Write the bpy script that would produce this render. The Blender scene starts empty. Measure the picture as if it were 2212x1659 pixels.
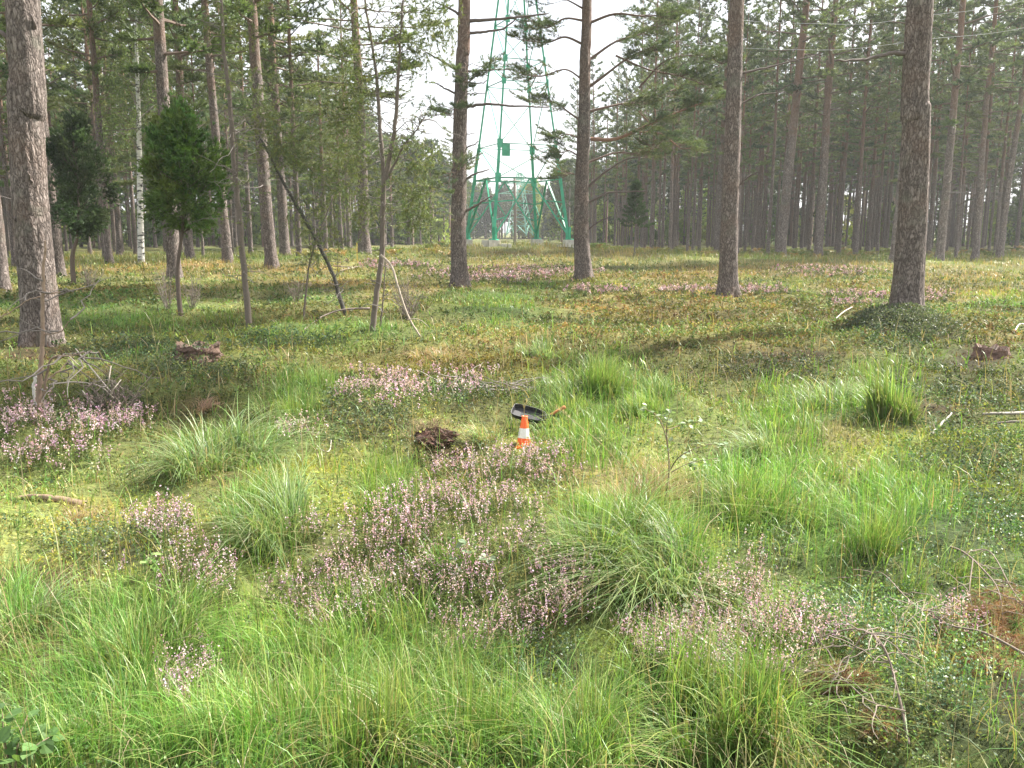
import bpy, math, random
import numpy as np
from mathutils import Vector
R = math.radians
rng = np.random.default_rng(7)
random.seed(7)
scene = bpy.context.scene
col = scene.collection

# ------------------------------------------------------------------ camera, sky, sun, exposure
FP, CX, CY, PITCH = 1850.0, 1106.0, 829.5, R(10.1)
CAMZ = 1.62
HAZE = .0006
SUN_AZ, SUN_EL = R(62), R(47)
cam = bpy.data.cameras.new('camera'); camo = bpy.data.objects.new('camera', cam); col.objects.link(camo)
cam.sensor_width = 36; cam.lens = 36 * FP / 2212; cam.clip_end = 2000; cam.clip_start = 0.05
camo.location = (0, 0, CAMZ); camo.rotation_euler = (R(90) - PITCH, 0, 0)
scene.camera = camo

w = bpy.data.worlds.new('World'); scene.world = w; w.use_nodes = True
nt = w.node_tree; nt.nodes.clear()
out = nt.nodes.new('ShaderNodeOutputWorld'); bg = nt.nodes.new('ShaderNodeBackground')
sky = nt.nodes.new('ShaderNodeTexSky'); sky.sky_type = 'NISHITA'; sky.sun_disc = False
sky.sun_elevation = SUN_EL; sky.sun_rotation = SUN_AZ; sky.dust_density = 4; sky.air_density = 1.0; sky.ozone_density = 1
tc = nt.nodes.new('ShaderNodeTexCoord'); nz = nt.nodes.new('ShaderNodeTexNoise')
nz.inputs['Scale'].default_value = 2.2; nz.inputs['Detail'].default_value = 6
rp = nt.nodes.new('ShaderNodeValToRGB')
rp.color_ramp.elements[0].position = 0.36; rp.color_ramp.elements[1].position = 0.62
rp.color_ramp.elements[0].color = (0.55, 0.55, 0.55, 1); rp.color_ramp.elements[1].color = (0.95, 0.95, 0.95, 1)
mx = nt.nodes.new('ShaderNodeMixRGB'); mx.inputs[2].default_value = (8.4, 8.6, 8.9, 1)
nt.links.new(tc.outputs['Generated'], nz.inputs['Vector']); nt.links.new(nz.outputs['Fac'], rp.inputs['Fac'])
nt.links.new(rp.outputs['Color'], mx.inputs[0]); nt.links.new(sky.outputs[0], mx.inputs[1])
nt.links.new(mx.outputs[0], bg.inputs['Color']); bg.inputs['Strength'].default_value = 0.055
nt.links.new(bg.outputs[0], out.inputs['Surface'])

sl = bpy.data.lights.new('sun', 'SUN'); so = bpy.data.objects.new('sun', sl); col.objects.link(so)
sl.energy = 5.0; sl.angle = R(3); sl.color = (1.0, 0.95, 0.87)
sv = Vector((math.sin(SUN_AZ) * math.cos(SUN_EL), math.cos(SUN_AZ) * math.cos(SUN_EL), math.sin(SUN_EL)))
so.rotation_euler = sv.to_track_quat('Z', 'Y').to_euler(); so.location = sv * 60
scene.view_settings.view_transform = 'Standard'; scene.view_settings.look = 'None'
scene.view_settings.exposure = 1.95; scene.view_settings.gamma = 1
scene.cycles.use_denoising = True
scene.cycles.max_bounces = 6; scene.cycles.diffuse_bounces = 3; scene.cycles.glossy_bounces = 2
scene.cycles.transmission_bounces = 4; scene.cycles.volume_bounces = 0
scene.cycles.sample_clamp_indirect = 2.5; scene.cycles.use_adaptive_sampling = False

# ------------------------------------------------------------------ numeric helpers
def _hash(i, j, k, s):
    n = (i * 374761393 + j * 668265263 + k * 2147483647 + s * 974634777) & 0xffffffff
    n = ((n ^ (n >> 13)) * 1274126177) & 0xffffffff
    return ((n ^ (n >> 16)) & 0xffff) / 65535.0
def noise2(x, y, s=0):
    x = np.asarray(x, float); y = np.asarray(y, float)
    xi = np.floor(x).astype(np.int64); yi = np.floor(y).astype(np.int64)
    fx = x - xi; fy = y - yi; fx = fx*fx*(3-2*fx); fy = fy*fy*(3-2*fy)
    a = _hash(xi, yi, 0, s); b = _hash(xi+1, yi, 0, s); c = _hash(xi, yi+1, 0, s); d = _hash(xi+1, yi+1, 0, s)
    return (a*(1-fx)+b*fx)*(1-fy) + (c*(1-fx)+d*fx)*fy
def fbm(x, y, s=0, o=4):
    r = 0; a = .5; n = 0
    for i in range(o):
        r = r + a*noise2(x*2**i+17.3*i, y*2**i-9.1*i, s+i); n += a; a *= .5
    return r/n
CP, SP = math.cos(PITCH), math.sin(PITCH)
def proj(x, y, z):
    fw = y*CP - (z-CAMZ)*SP; up = y*SP + (z-CAMZ)*CP
    fw = np.where(fw < .05, .05, fw)
    return CX + FP*x/fw, CY - FP*up/fw
def ray(px, py):
    u = (px-CX)/FP; v = (CY-py)/FP
    return np.array([u, CP + v*SP, -SP + v*CP])
def unproj(px, py, Y):                     # world point on that line of sight at forward distance Y
    d = ray(px, py); return np.array([0, 0, CAMZ]) + d*(Y/d[1])

# bumps: px, py of the flat-ground spot, height, radius x, radius y
def flat(px, py):
    d = ray(px, py); t = -CAMZ/d[2]; return d[0]*t, d[1]*t
BUMPS = []
for px, py, a, rx, ry in ((950, 992, -.34, .30, .22), (935, 945, .10, .26, .20), (1150, 1040, .07, .5, .25), (1960, 720, .22, .85, .7),
        (570, 1180, .14, .35, .3), (480, 1010, .14, .5, .35), (1330, 860, .12, .6, .6), (1000, 1200, .10, .8, .35), (1350, 1210, .14, .4, .35),
        (1600, 1100, .08, .5, .5), (2050, 985, .12, .8, .4), (1920, 900, .08, .4, .4), (800, 900, .12, .7, .5), (880, 1010, -.08, .4, .2),
        (100, 960, .10, .6, .4), (700, 1060, .06, .6, .3), (1300, 740, .10, 2., .9), (1700, 740, .10, 2.5, 1.1), (1050, 680, .12, 1.6, 1.3), (1230, 1020, -.05, .5, .15),
        (640, 870, .06, .5, .5), (420, 770, .10, .8, .5), (1480, 1330, -.10, .3, .3), (1250, 1120, .05, .5, .2), (2100, 1600, .10, .5, .3)):
    fx, fy = flat(px, py); BUMPS.append((fx, fy, a, rx, ry))
BUMPS.append((0.3, 51, .87, 8.5, 8.5))
BUMPS.append((-9, 40, .3, 9, 6)); BUMPS.append((14, 44, .25, 10, 5))
def H(x, y):
    x = np.asarray(x, float); y = np.asarray(y, float); d = np.hypot(x, y)
    h = .16*(fbm(x/2.6+31, y/2.6+7, 3, 2)-.5) + .20*(noise2(x/.75, y/.75, 9)-.5) + .09*(noise2(x/.27, y/.27, 12)-.5)*np.clip(1.5-d/16, 0, 1)
    h = h*np.clip((d-.4)/2.2, 0, 1) + .25*(noise2(x/14+3, y/14+8, 20)-.5)*np.clip((d-14)/20, 0, 1)
    for bx, by, a, rx, ry in BUMPS:
        h = h + a*np.exp(-(((x-bx)/rx)**2 + ((y-by)/ry)**2))
    return h
def at(px, py):                            # where the line of sight meets the terrain
    d = ray(px, py); t = np.geomspace(1.5, 400, 3000) if d[2] < 0 else np.array([400.])
    P = np.array([0, 0, CAMZ]) + t[:, None]*d[None]
    below = P[:, 2] < H(P[:, 0], P[:, 1])
    k = int(np.argmax(below)) if below.any() else len(t)-1
    x, y = P[k, 0], P[k, 1]
    return np.array([x, y, float(H(x, y))])
def norm(v):
    return v/(np.linalg.norm(v, axis=-1, keepdims=True)+1e-9)

# ------------------------------------------------------------------ mesh builder
class MB:
    def __init__(s): s.V = []; s.F = []; s.C = []; s.M = []; s.n = 0
    def add(s, V, F, c=(.5, .5, .5), m=0):
        V = np.asarray(V, np.float32).reshape(-1, 3); F = np.asarray(F, np.int64)
        c = np.asarray(c, np.float32)
        if c.ndim == 1: c = np.broadcast_to(c, (len(V), 3))
        s.V.append(V); s.C.append(c); s.F.append(F+s.n); s.M.append(m); s.n += len(V)
    def arrays(s): return np.concatenate(s.V), np.concatenate(s.C)
    def mesh(s, name, mats, smooth=True):
        me = bpy.data.meshes.new(name); V, C = s.arrays()
        me.vertices.add(len(V)); me.vertices.foreach_set('co', V.ravel())
        tot = np.concatenate([np.full(len(f), f.shape[1]) for f in s.F])
        idx = np.concatenate([f.ravel() for f in s.F])
        mi = np.concatenate([np.full(len(f), m) for f, m in zip(s.F, s.M)])
        me.loops.add(len(idx)); me.loops.foreach_set('vertex_index', idx.astype(np.int32))
        me.polygons.add(len(tot)); st = np.concatenate([[0], np.cumsum(tot)[:-1]])
        me.polygons.foreach_set('loop_start', st.astype(np.int32))
        me.polygons.foreach_set('material_index', mi.astype(np.int32))
        me.polygons.foreach_set('use_smooth', np.full(len(tot), smooth))
        me.update(calc_edges=True)
        a = me.attributes.new('Col', 'FLOAT_COLOR', 'POINT')
        a.data.foreach_set('color', np.concatenate([C, np.ones((len(C), 1), np.float32)], 1).ravel().astype(np.float32))
        for m in (mats if isinstance(mats, (list, tuple)) else [mats]): me.materials.append(m)
        return me
    def build(s, name, mats, parent=None, smooth=True, loc=None):
        me = s.mesh(name, mats, smooth); o = bpy.data.objects.new(name, me); col.objects.link(o)
        if parent is not None: o.parent = parent
        if loc is not None: o.location = loc
        return o
def tag(o, label=None, cat=None, group=None, kind=None):
    if label: o['label'] = label
    if cat: o['category'] = cat
    if group: o['group'] = group
    if kind: o['kind'] = kind
    return o
def empty(name, loc, label, cat, group=None):
    o = bpy.data.objects.new(name, None); col.objects.link(o); o.location = loc; o.empty_display_size = .1
    return tag(o, label, cat, group)
def copy_thing(root, loc, rz=0, sc=1, label=None):
    r = root.copy(); col.objects.link(r); r.location = loc; r.rotation_euler = (0, 0, rz); r.scale = (sc, sc, sc)
    if label: r['label'] = label
    for ch in root.children:
        c = ch.copy(); col.objects.link(c); c.parent = r
    return r

def tube(mb, P, rad, n=8, c=(.5, .5, .5), m=0, cap=True, disp=None):
    P = np.asarray(P, float); K = len(P); rad = np.broadcast_to(np.asarray(rad, float), (K,))
    T = np.gradient(P, axis=0); T = norm(T)
    ref = np.array([1., 0, 0]) if abs(T[0, 0]) < .8 else np.array([0, 0, 1.])
    A = norm(np.cross(T, np.cross(ref, T))); B = np.cross(T, A)
    th = np.linspace(0, 2*math.pi, n, endpoint=False)
    rr = rad[:, None]*np.ones((1, n))
    if disp is not None: rr = rr*(1+disp(P, th))
    V = P[:, None]+rr[..., None]*(np.cos(th)[None, :, None]*A[:, None]+np.sin(th)[None, :, None]*B[:, None])
    i = np.arange(K-1)[:, None]*n; j = np.arange(n)[None]; j2 = (j+1) % n
    F = np.stack([i+j, i+j2, i+n+j2, i+n+j], -1).reshape(-1, 4)
    cc = np.asarray(c, float)
    if cc.ndim == 2: cc = np.repeat(cc, n, 0)
    mb.add(V.reshape(-1, 3), F, cc, m)
    if cap:
        base = mb.n-K*n
        mb.F.append(np.array([list(range(base+(K-1)*n, base+K*n))])); mb.M.append(m)
def spline(pts, k=8):                       # Catmull-Rom through the points
    P = np.asarray(pts, float); P = np.vstack([2*P[0]-P[1], P, 2*P[-1]-P[-2]]); o = []
    for i in range(1, len(P)-2):
        for t in np.linspace(0, 1, k, endpoint=False):
            a, b, c, d = P[i-1], P[i], P[i+1], P[i+2]
            o.append(.5*((2*b)+(-a+c)*t+(2*a-5*b+4*c-d)*t*t+(-a+3*b-3*c+d)*t**3))
    o.append(P[-2]); return np.array(o)
def box(mb, c, s, rz=0, col_=(.5, .5, .5), m=0, bev=0.0):
    bm = [(x, y, z) for z in (-1, 1) for y in (-1, 1) for x in (-1, 1)]
    V = np.array(bm, float)*np.array(s)/2
    ca, sa = math.cos(rz), math.sin(rz)
    V = np.stack([V[:, 0]*ca-V[:, 1]*sa, V[:, 0]*sa+V[:, 1]*ca, V[:, 2]], 1)+np.array(c)
    mb.add(V, [(0, 2, 3, 1), (4, 5, 7, 6), (0, 1, 5, 4), (2, 6, 7, 3), (0, 4, 6, 2), (1, 3, 7, 5)], col_, m)
def bar(mb, a, b, wdt, c=(.5, .5, .5), m=0):   # L-section bar
    a = np.asarray(a, float); b = np.asarray(b, float); T = norm(b-a)
    ref = np.array([0, 0, 1.]) if abs(T[2]) < .9 else np.array([1., 0, 0])
    A = norm(np.cross(T, ref)); B = np.cross(T, A); t = wdt*.16
    prof = [(0, 0), (wdt, 0), (wdt, t), (t, t), (t, wdt), (0, wdt)]
    V = [p+A*(u-wdt/3)+B*(v-wdt/3) for p in (a, b) for u, v in prof]
    F = [(i, (i+1) % 6, (i+1) % 6+6, i+6) for i in range(6)]
    mb.add(V, F, c, m)
    mb.F.append(np.array([[mb.n-12+i for i in (0, 5, 4, 3, 2, 1)], [mb.n-6+i for i in range(6)]])); mb.M.append(m)

def blades(mb, P, h, wd, az, bend, colr, segs=3, tip=None, m=0, side=None):
    """curved tapering grass blades; all arguments per blade"""
    N = len(P); h = np.broadcast_to(h, (N,)); wd = np.broadcast_to(wd, (N,)); bend = np.broadcast_to(bend, (N,))
    D = np.stack([np.cos(az), np.sin(az), np.zeros(N)], 1)
    sa = az+math.pi/2+rng.normal(0, .5, N) if side is None else side
    S = np.stack([np.cos(sa), np.sin(sa), np.zeros(N)], 1)
    ts = np.linspace(0, 1, segs+1); V = []
    for t in ts:
        lean = .18*bend*t+bend*.95*t**2.2
        hz = t-np.minimum(bend, 1.3)*.55*t**3
        c = P+D*(h*lean)[:, None]; c[:, 2] += h*hz
        if t < 1:
            ww = wd*(1-t**1.6)*(.65+.35*min(1, t*4+.3))
            V += [c-S*ww[:, None]/2, c+S*ww[:, None]/2]
        else: V.append(c)
    V = np.stack(V, 1); nv = V.shape[1]; b = (np.arange(N)*nv)[:, None]
    Cc = np.repeat(colr[:, None], nv, 1)
    if tip is not None:
        f = np.repeat(ts, 2)[:nv]; Cc = Cc*(1-f[None, :, None])+tip[:, None]*f[None, :, None]
    off = mb.n
    mb.add(V.reshape(-1, 3), b+np.array([nv-3, nv-2, nv-1])[None], Cc.reshape(-1, 3), m)
    for s in range(segs-1):
        mb.F.append(b+np.array([2*s, 2*s+1, 2*s+3, 2*s+2])[None]+off); mb.M.append(m)
def leaves(mb, P, D, L, W, colr, m=0, fold=.25):
    """small pointed leaves: folded rhombs from P along D"""
    N = len(P); D = norm(D); r = rng.normal(size=(N, 3)); S = norm(np.cross(D, r)); U = np.cross(S, D)
    L = np.broadcast_to(L, (N,))[:, None]; W = np.broadcast_to(W, (N,))[:, None]
    V = np.stack([P, P+D*L*.45+S*W/2+U*W*fold, P+D*L, P+D*L*.45-S*W/2+U*W*fold], 1)
    b = (np.arange(N)*4)[:, None]
    mb.add(V.reshape(-1, 3), b+np.array([0, 1, 2, 3])[None], np.repeat(colr, 4, 0), m)
def tufts(mb, P, D, size, k, wd, spread, colr, m=0):
    """bursts of k needle bundles at each point"""
    N = len(P); P = np.repeat(P, k, 0); D = np.repeat(D, k, 0); C_ = np.repeat(colr, k, 0)
    s = np.repeat(np.broadcast_to(size, (N,)), k)*rng.uniform(.7, 1.15, N*k)
    d = norm(norm(D)+rng.normal(0, spread, (N*k, 3))); S = norm(np.cross(d, rng.normal(size=(N*k, 3))))
    o = P-d*s[:, None]*.1
    V = np.stack([o-S*wd/2, o+S*wd/2, o+d*s[:, None]], 1)
    mb.add(V.reshape(-1, 3), (np.arange(N*k)*3)[:, None]+np.array([0, 1, 2])[None], np.repeat(C_*rng.uniform(.85, 1.15, (N*k, 1)), 3, 0), m)
def pick(cols, n, jit=.12):
    c = np.array(cols, float)[rng.integers(0, len(cols), n)]
    return c*rng.uniform(1-jit, 1+jit, (n, 1))*rng.uniform(1-jit*.4, 1+jit*.4, (n, 3))

# ------------------------------------------------------------------ materials
def newmat(name):
    m = bpy.data.materials.new(name); m.use_nodes = True; n = m.node_tree
    return m, n, n.nodes['Principled BSDF'], n.nodes['Material Output']
def leafmat(name, trans=.35, rough=.5, spec=.35):
    m, n, p, o = newmat(name)
    a = n.nodes.new('ShaderNodeAttribute'); a.attribute_name = 'Col'
    n.links.new(a.outputs['Color'], p.inputs['Base Color']); p.inputs['Roughness'].default_value = rough
    p.inputs['Specular IOR Level'].default_value = spec
    t = n.nodes.new('ShaderNodeBsdfTranslucent'); mm = n.nodes.new('ShaderNodeMixRGB'); mm.blend_type = 'MULTIPLY'; mm.inputs[0].default_value = 1
    mm.inputs[2].default_value = (1.25, 1.2, .7, 1)
    n.links.new(a.outputs['Color'], mm.inputs[1]); n.links.new(mm.outputs[0], t.inputs['Color'])
    x = n.nodes.new('ShaderNodeMixShader'); x.inputs[0].default_value = trans
    n.links.new(p.outputs[0], x.inputs[1]); n.links.new(t.outputs[0], x.inputs[2]); n.links.new(x.outputs[0], o.inputs['Surface'])
    return m
def colmat(name, rough=.8, bump=0, scale=60, vary=.35):
    m, n, p, o = newmat(name)
    a = n.nodes.new('ShaderNodeAttribute'); a.attribute_name = 'Col'
    t = n.nodes.new('ShaderNodeTexCoord'); z = n.nodes.new('ShaderNodeTexNoise'); z.inputs['Scale'].default_value = scale; z.inputs['Detail'].default_value = 5
    n.links.new(t.outputs['Object'], z.inputs['Vector'])
    mr = n.nodes.new('ShaderNodeMapRange'); mr.inputs['To Min'].default_value = 1-vary; mr.inputs['To Max'].default_value = 1+vary
    n.links.new(z.outputs['Fac'], mr.inputs[0])
    vm = n.nodes.new('ShaderNodeVectorMath'); vm.operation = 'SCALE'
    n.links.new(a.outputs['Color'], vm.inputs[0]); n.links.new(mr.outputs[0], vm.inputs['Scale']); n.links.new(vm.outputs[0], p.inputs['Base Color'])
    p.inputs['Roughness'].default_value = rough
    if bump:
        b = n.nodes.new('ShaderNodeBump'); b.inputs['Strength'].default_value = bump; b.inputs['Distance'].default_value = .01
        n.links.new(z.outputs['Fac'], b.inputs['Height']); n.links.new(b.outputs[0], p.inputs['Normal'])
    return m
def ramp(n, fac, stops):
    r = n.nodes.new('ShaderNodeValToRGB'); e = r.color_ramp.elements
    while len(e) < len(stops): e.new(.5)
    for k, (ps, c) in enumerate(stops): e[k].position = ps; e[k].color = (*c, 1)
    n.links.new(fac, r.inputs['Fac']); return r.outputs['Color']
def barkmat(name, z0, z1, low=((.03, .025, .022), (.115, .093, .082), (.21, .178, .16)), up=((.09, .055, .04), (.24, .135, .085)), sc=23.0, lich=.45):
    m, n, p, o = newmat(name); L = n.links.new
    t = n.nodes.new('ShaderNodeTexCoord'); mp = n.nodes.new('ShaderNodeMapping'); mp.inputs['Scale'].default_value = (1, 1, .36)
    L(t.outputs['Object'], mp.inputs['Vector'])
    nd = n.nodes.new('ShaderNodeTexNoise'); nd.inputs['Scale'].default_value = 11; nd.inputs['Detail'].default_value = 3; L(mp.outputs[0], nd.inputs['Vector'])
    ad = n.nodes.new('ShaderNodeMixRGB'); ad.blend_type = 'ADD'; ad.inputs[0].default_value = .16; L(mp.outputs[0], ad.inputs[1]); L(nd.outputs['Color'], ad.inputs[2])
    v = n.nodes.new('ShaderNodeTexVoronoi'); v.feature = 'DISTANCE_TO_EDGE'; v.inputs['Scale'].default_value = sc; L(ad.outputs[0], v.inputs['Vector'])
    v2 = n.nodes.new('ShaderNodeTexVoronoi'); v2.inputs['Scale'].default_value = sc; L(ad.outputs[0], v2.inputs['Vector'])
    fz = n.nodes.new('ShaderNodeTexNoise'); fz.inputs['Scale'].default_value = 55; fz.inputs['Detail'].default_value = 4; L(t.outputs['Object'], fz.inputs['Vector'])
    mu = n.nodes.new('ShaderNodeMath'); mu.operation = 'MULTIPLY_ADD'; mu.inputs[1].default_value = .35; L(fz.outputs['Fac'], mu.inputs[0]); L(v.outputs['Distance'], mu.inputs[2])
    lowc = ramp(n, mu.outputs[0], [(.12, low[0]), (.26, low[1]), (.5, low[2])])
    upc = ramp(n, fz.outputs['Fac'], [(.35, up[0]), (.6, up[1])])
    # per-plate tint
    hs = n.nodes.new('ShaderNodeHueSaturation'); mr = n.nodes.new('ShaderNodeMapRange'); mr.inputs['To Min'].default_value = .7; mr.inputs['To Max'].default_value = 1.3
    sp_ = n.nodes.new('ShaderNodeSeparateColor'); L(v2.outputs['Color'], sp_.inputs[0]); L(sp_.outputs[0], mr.inputs[0]); L(mr.outputs[0], hs.inputs['Value']); L(lowc, hs.inputs['Color'])
    # height blend
    sx = n.nodes.new('ShaderNodeSeparateXYZ'); L(t.outputs['Object'], sx.inputs[0])
    bn = n.nodes.new('ShaderNodeTexNoise'); bn.inputs['Scale'].default_value = 1.3; bn.inputs['Detail'].default_value = 5; L(t.outputs['Object'], bn.inputs['Vector'])
    mh = n.nodes.new('ShaderNodeMapRange'); mh.inputs['From Min'].default_value = z0; mh.inputs['From Max'].default_value = z1; L(sx.outputs['Z'], mh.inputs[0])
    a2 = n.nodes.new('ShaderNodeMath'); a2.operation = 'MULTIPLY_ADD'; a2.inputs[1].default_value = 1.6; a2.use_clamp = True
    sb = n.nodes.new('ShaderNodeMath'); sb.operation = 'SUBTRACT'; sb.inputs[1].default_value = .8; L(mh.outputs[0], sb.inputs[0])
    L(bn.outputs['Fac'], a2.inputs[0]); L(sb.outputs[0], a2.inputs[2])
    mx_ = n.nodes.new('ShaderNodeMixRGB'); L(a2.outputs[0], mx_.inputs[0]); L(hs.outputs[0], mx_.inputs[1]); L(upc, mx_.inputs[2])
    # lichen
    ln = n.nodes.new('ShaderNodeTexNoise'); ln.inputs['Scale'].default_value = 3.1; ln.inputs['Detail'].default_value = 8; L(t.outputs['Object'], ln.inputs['Vector'])
    lr = n.nodes.new('ShaderNodeMapRange'); lr.inputs['From Min'].default_value = .56; lr.inputs['From Max'].default_value = .72; lr.inputs['To Max'].default_value = lich; L(ln.outputs['Fac'], lr.inputs[0])
    mq = n.nodes.new('ShaderNodeMixRGB'); mq.inputs[2].default_value = (.15, .155, .12, 1); L(lr.outputs[0], mq.inputs[0]); L(mx_.outputs[0], mq.inputs[1])
    L(mq.outputs[0], p.inputs['Base Color']); p.inputs['Roughness'].default_value = .9; p.inputs['Specular IOR Level'].default_value = .2
    b = n.nodes.new('ShaderNodeBump'); b.inputs['Strength'].default_value = .9; b.inputs['Distance'].default_value = .025
    L(mu.outputs[0], b.inputs['Height']); L(b.outputs[0], p.inputs['Normal'])
    return m
M = {}
M['needle'] = leafmat('pine_needles', .32, .55, .3)
M['leaf'] = leafmat('leaves', .38, .47, .38)
M['leaf_dull'] = leafmat('dull_leaves', .3, .6, .2)
M['grass'] = leafmat('grass', .38, .42, .38)
M['heather'] = leafmat('heather', .3, .6, .2)
M['bark'] = barkmat('pine_bark', 5.5, 12)
M['bark_young'] = barkmat('pine_bark_slender', 4, 11, low=((.05, .042, .038), (.15, .125, .112), (.24, .205, .185)))
M['twig'] = colmat('branch_wood', .85, .3, 40)
M['wood'] = colmat('weathered_wood', .8, .6, 25, .45)
M['soil'] = colmat('soil', .95, 1.0, 30, .5)
# birch
m, n, p, o = newmat('birch_bark'); L = n.links.new
t = n.nodes.new('ShaderNodeTexCoord'); mp = n.nodes.new('ShaderNodeMapping'); mp.inputs['Scale'].default_value = (2.5, 2.5, 7); L(t.outputs['Object'], mp.inputs[0])
z = n.nodes.new('ShaderNodeTexNoise'); z.inputs['Scale'].default_value = 1.6; z.inputs['Detail'].default_value = 6; L(mp.outputs[0], z.inputs[0])
L(ramp(n, z.outputs['Fac'], [(.40, (.03, .03, .03)), (.47, (.5, .49, .45)), (.7, (.68, .67, .62))]), p.inputs['Base Color']); p.inputs['Roughness'].default_value = .6
M['birch'] = m
# ground
m, n, p, o = newmat('ground'); L = n.links.new
t = n.nodes.new('ShaderNodeTexCoord'); a = n.nodes.new('ShaderNodeAttribute'); a.attribute_name = 'Col'
z = n.nodes.new('ShaderNodeTexNoise'); z.inputs['Scale'].default_value = 14; z.inputs['Detail'].default_value = 9; z.inputs['Roughness'].default_value = .7; L(t.outputs['Object'], z.inputs[0])
c1 = ramp(n, z.outputs['Fac'], [(.3, (.35, .3, .25)), (.5, (1, 1, 1)), (.7, (1.6, 1.5, 1.15))])
mm = n.nodes.new('ShaderNodeMixRGB'); mm.blend_type = 'MULTIPLY'; mm.inputs[0].default_value = 1; L(a.outputs['Color'], mm.inputs[1]); L(c1, mm.inputs[2]); L(mm.outputs[0], p.inputs['Base Color'])
p.inputs['Roughness'].default_value = .95; p.inputs['Specular IOR Level'].default_value = .1
b = n.nodes.new('ShaderNodeBump'); b.inputs['Strength'].default_value = 1; b.inputs['Distance'].default_value = .04; L(z.outputs['Fac'], b.inputs['Height']); L(b.outputs[0], p.inputs['Normal'])
M['ground'] = m
def simple(name, c, rough=.5, metal=0, vary=.15, sc=12, bump=0):
    m, n, p, o = newmat(name); L = n.links.new
    t = n.nodes.new('ShaderNodeTexCoord'); z = n.nodes.new('ShaderNodeTexNoise'); z.inputs['Scale'].default_value = sc; z.inputs['Detail'].default_value = 6; L(t.outputs['Object'], z.inputs[0])
    L(ramp(n, z.outputs['Fac'], [(.3, tuple(x*(1-vary) for x in c)), (.7, tuple(min(1, x*(1+vary)) for x in c))]), p.inputs['Base Color'])
    p.inputs['Roughness'].default_value = rough; p.inputs['Metallic'].default_value = metal
    if bump:
        b = n.nodes.new('ShaderNodeBump'); b.inputs['Strength'].default_value = bump; b.inputs['Distance'].default_value = .01; L(z.outputs['Fac'], b.inputs['Height']); L(b.outputs[0], p.inputs['Normal'])
    return m
M['steel'] = simple('green_paint', (.035, .33, .19), .45, 0, .25, 3)
M['steel_pale'] = simple('pale_green_paint', (.25, .52, .40), .45, 0, .2, 3)
M['concrete'] = simple('concrete', (.50, .48, .42), .9, 0, .22, 5, .4)
M['orange'] = simple('orange_plastic', (.86, .13, .02), .45, 0, .12, 20)
M['reflective'] = simple('reflective_band', (.72, .72, .68), .35, 0, .12, 60)
M['black'] = simple('black_paint', (.018, .018, .02), .42, 0, .4, 30)
M['edge'] = simple('worn_steel_edge', (.16, .16, .17), .5, .4, .3, 40)
M['glass'] = simple('insulator', (.55, .6, .58), .2)
M['wire'] = simple('cable', (.45, .46, .46), .5, .3)
M['yellow'] = simple('yellow_paint', (.65, .5, .12), .6)

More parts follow.
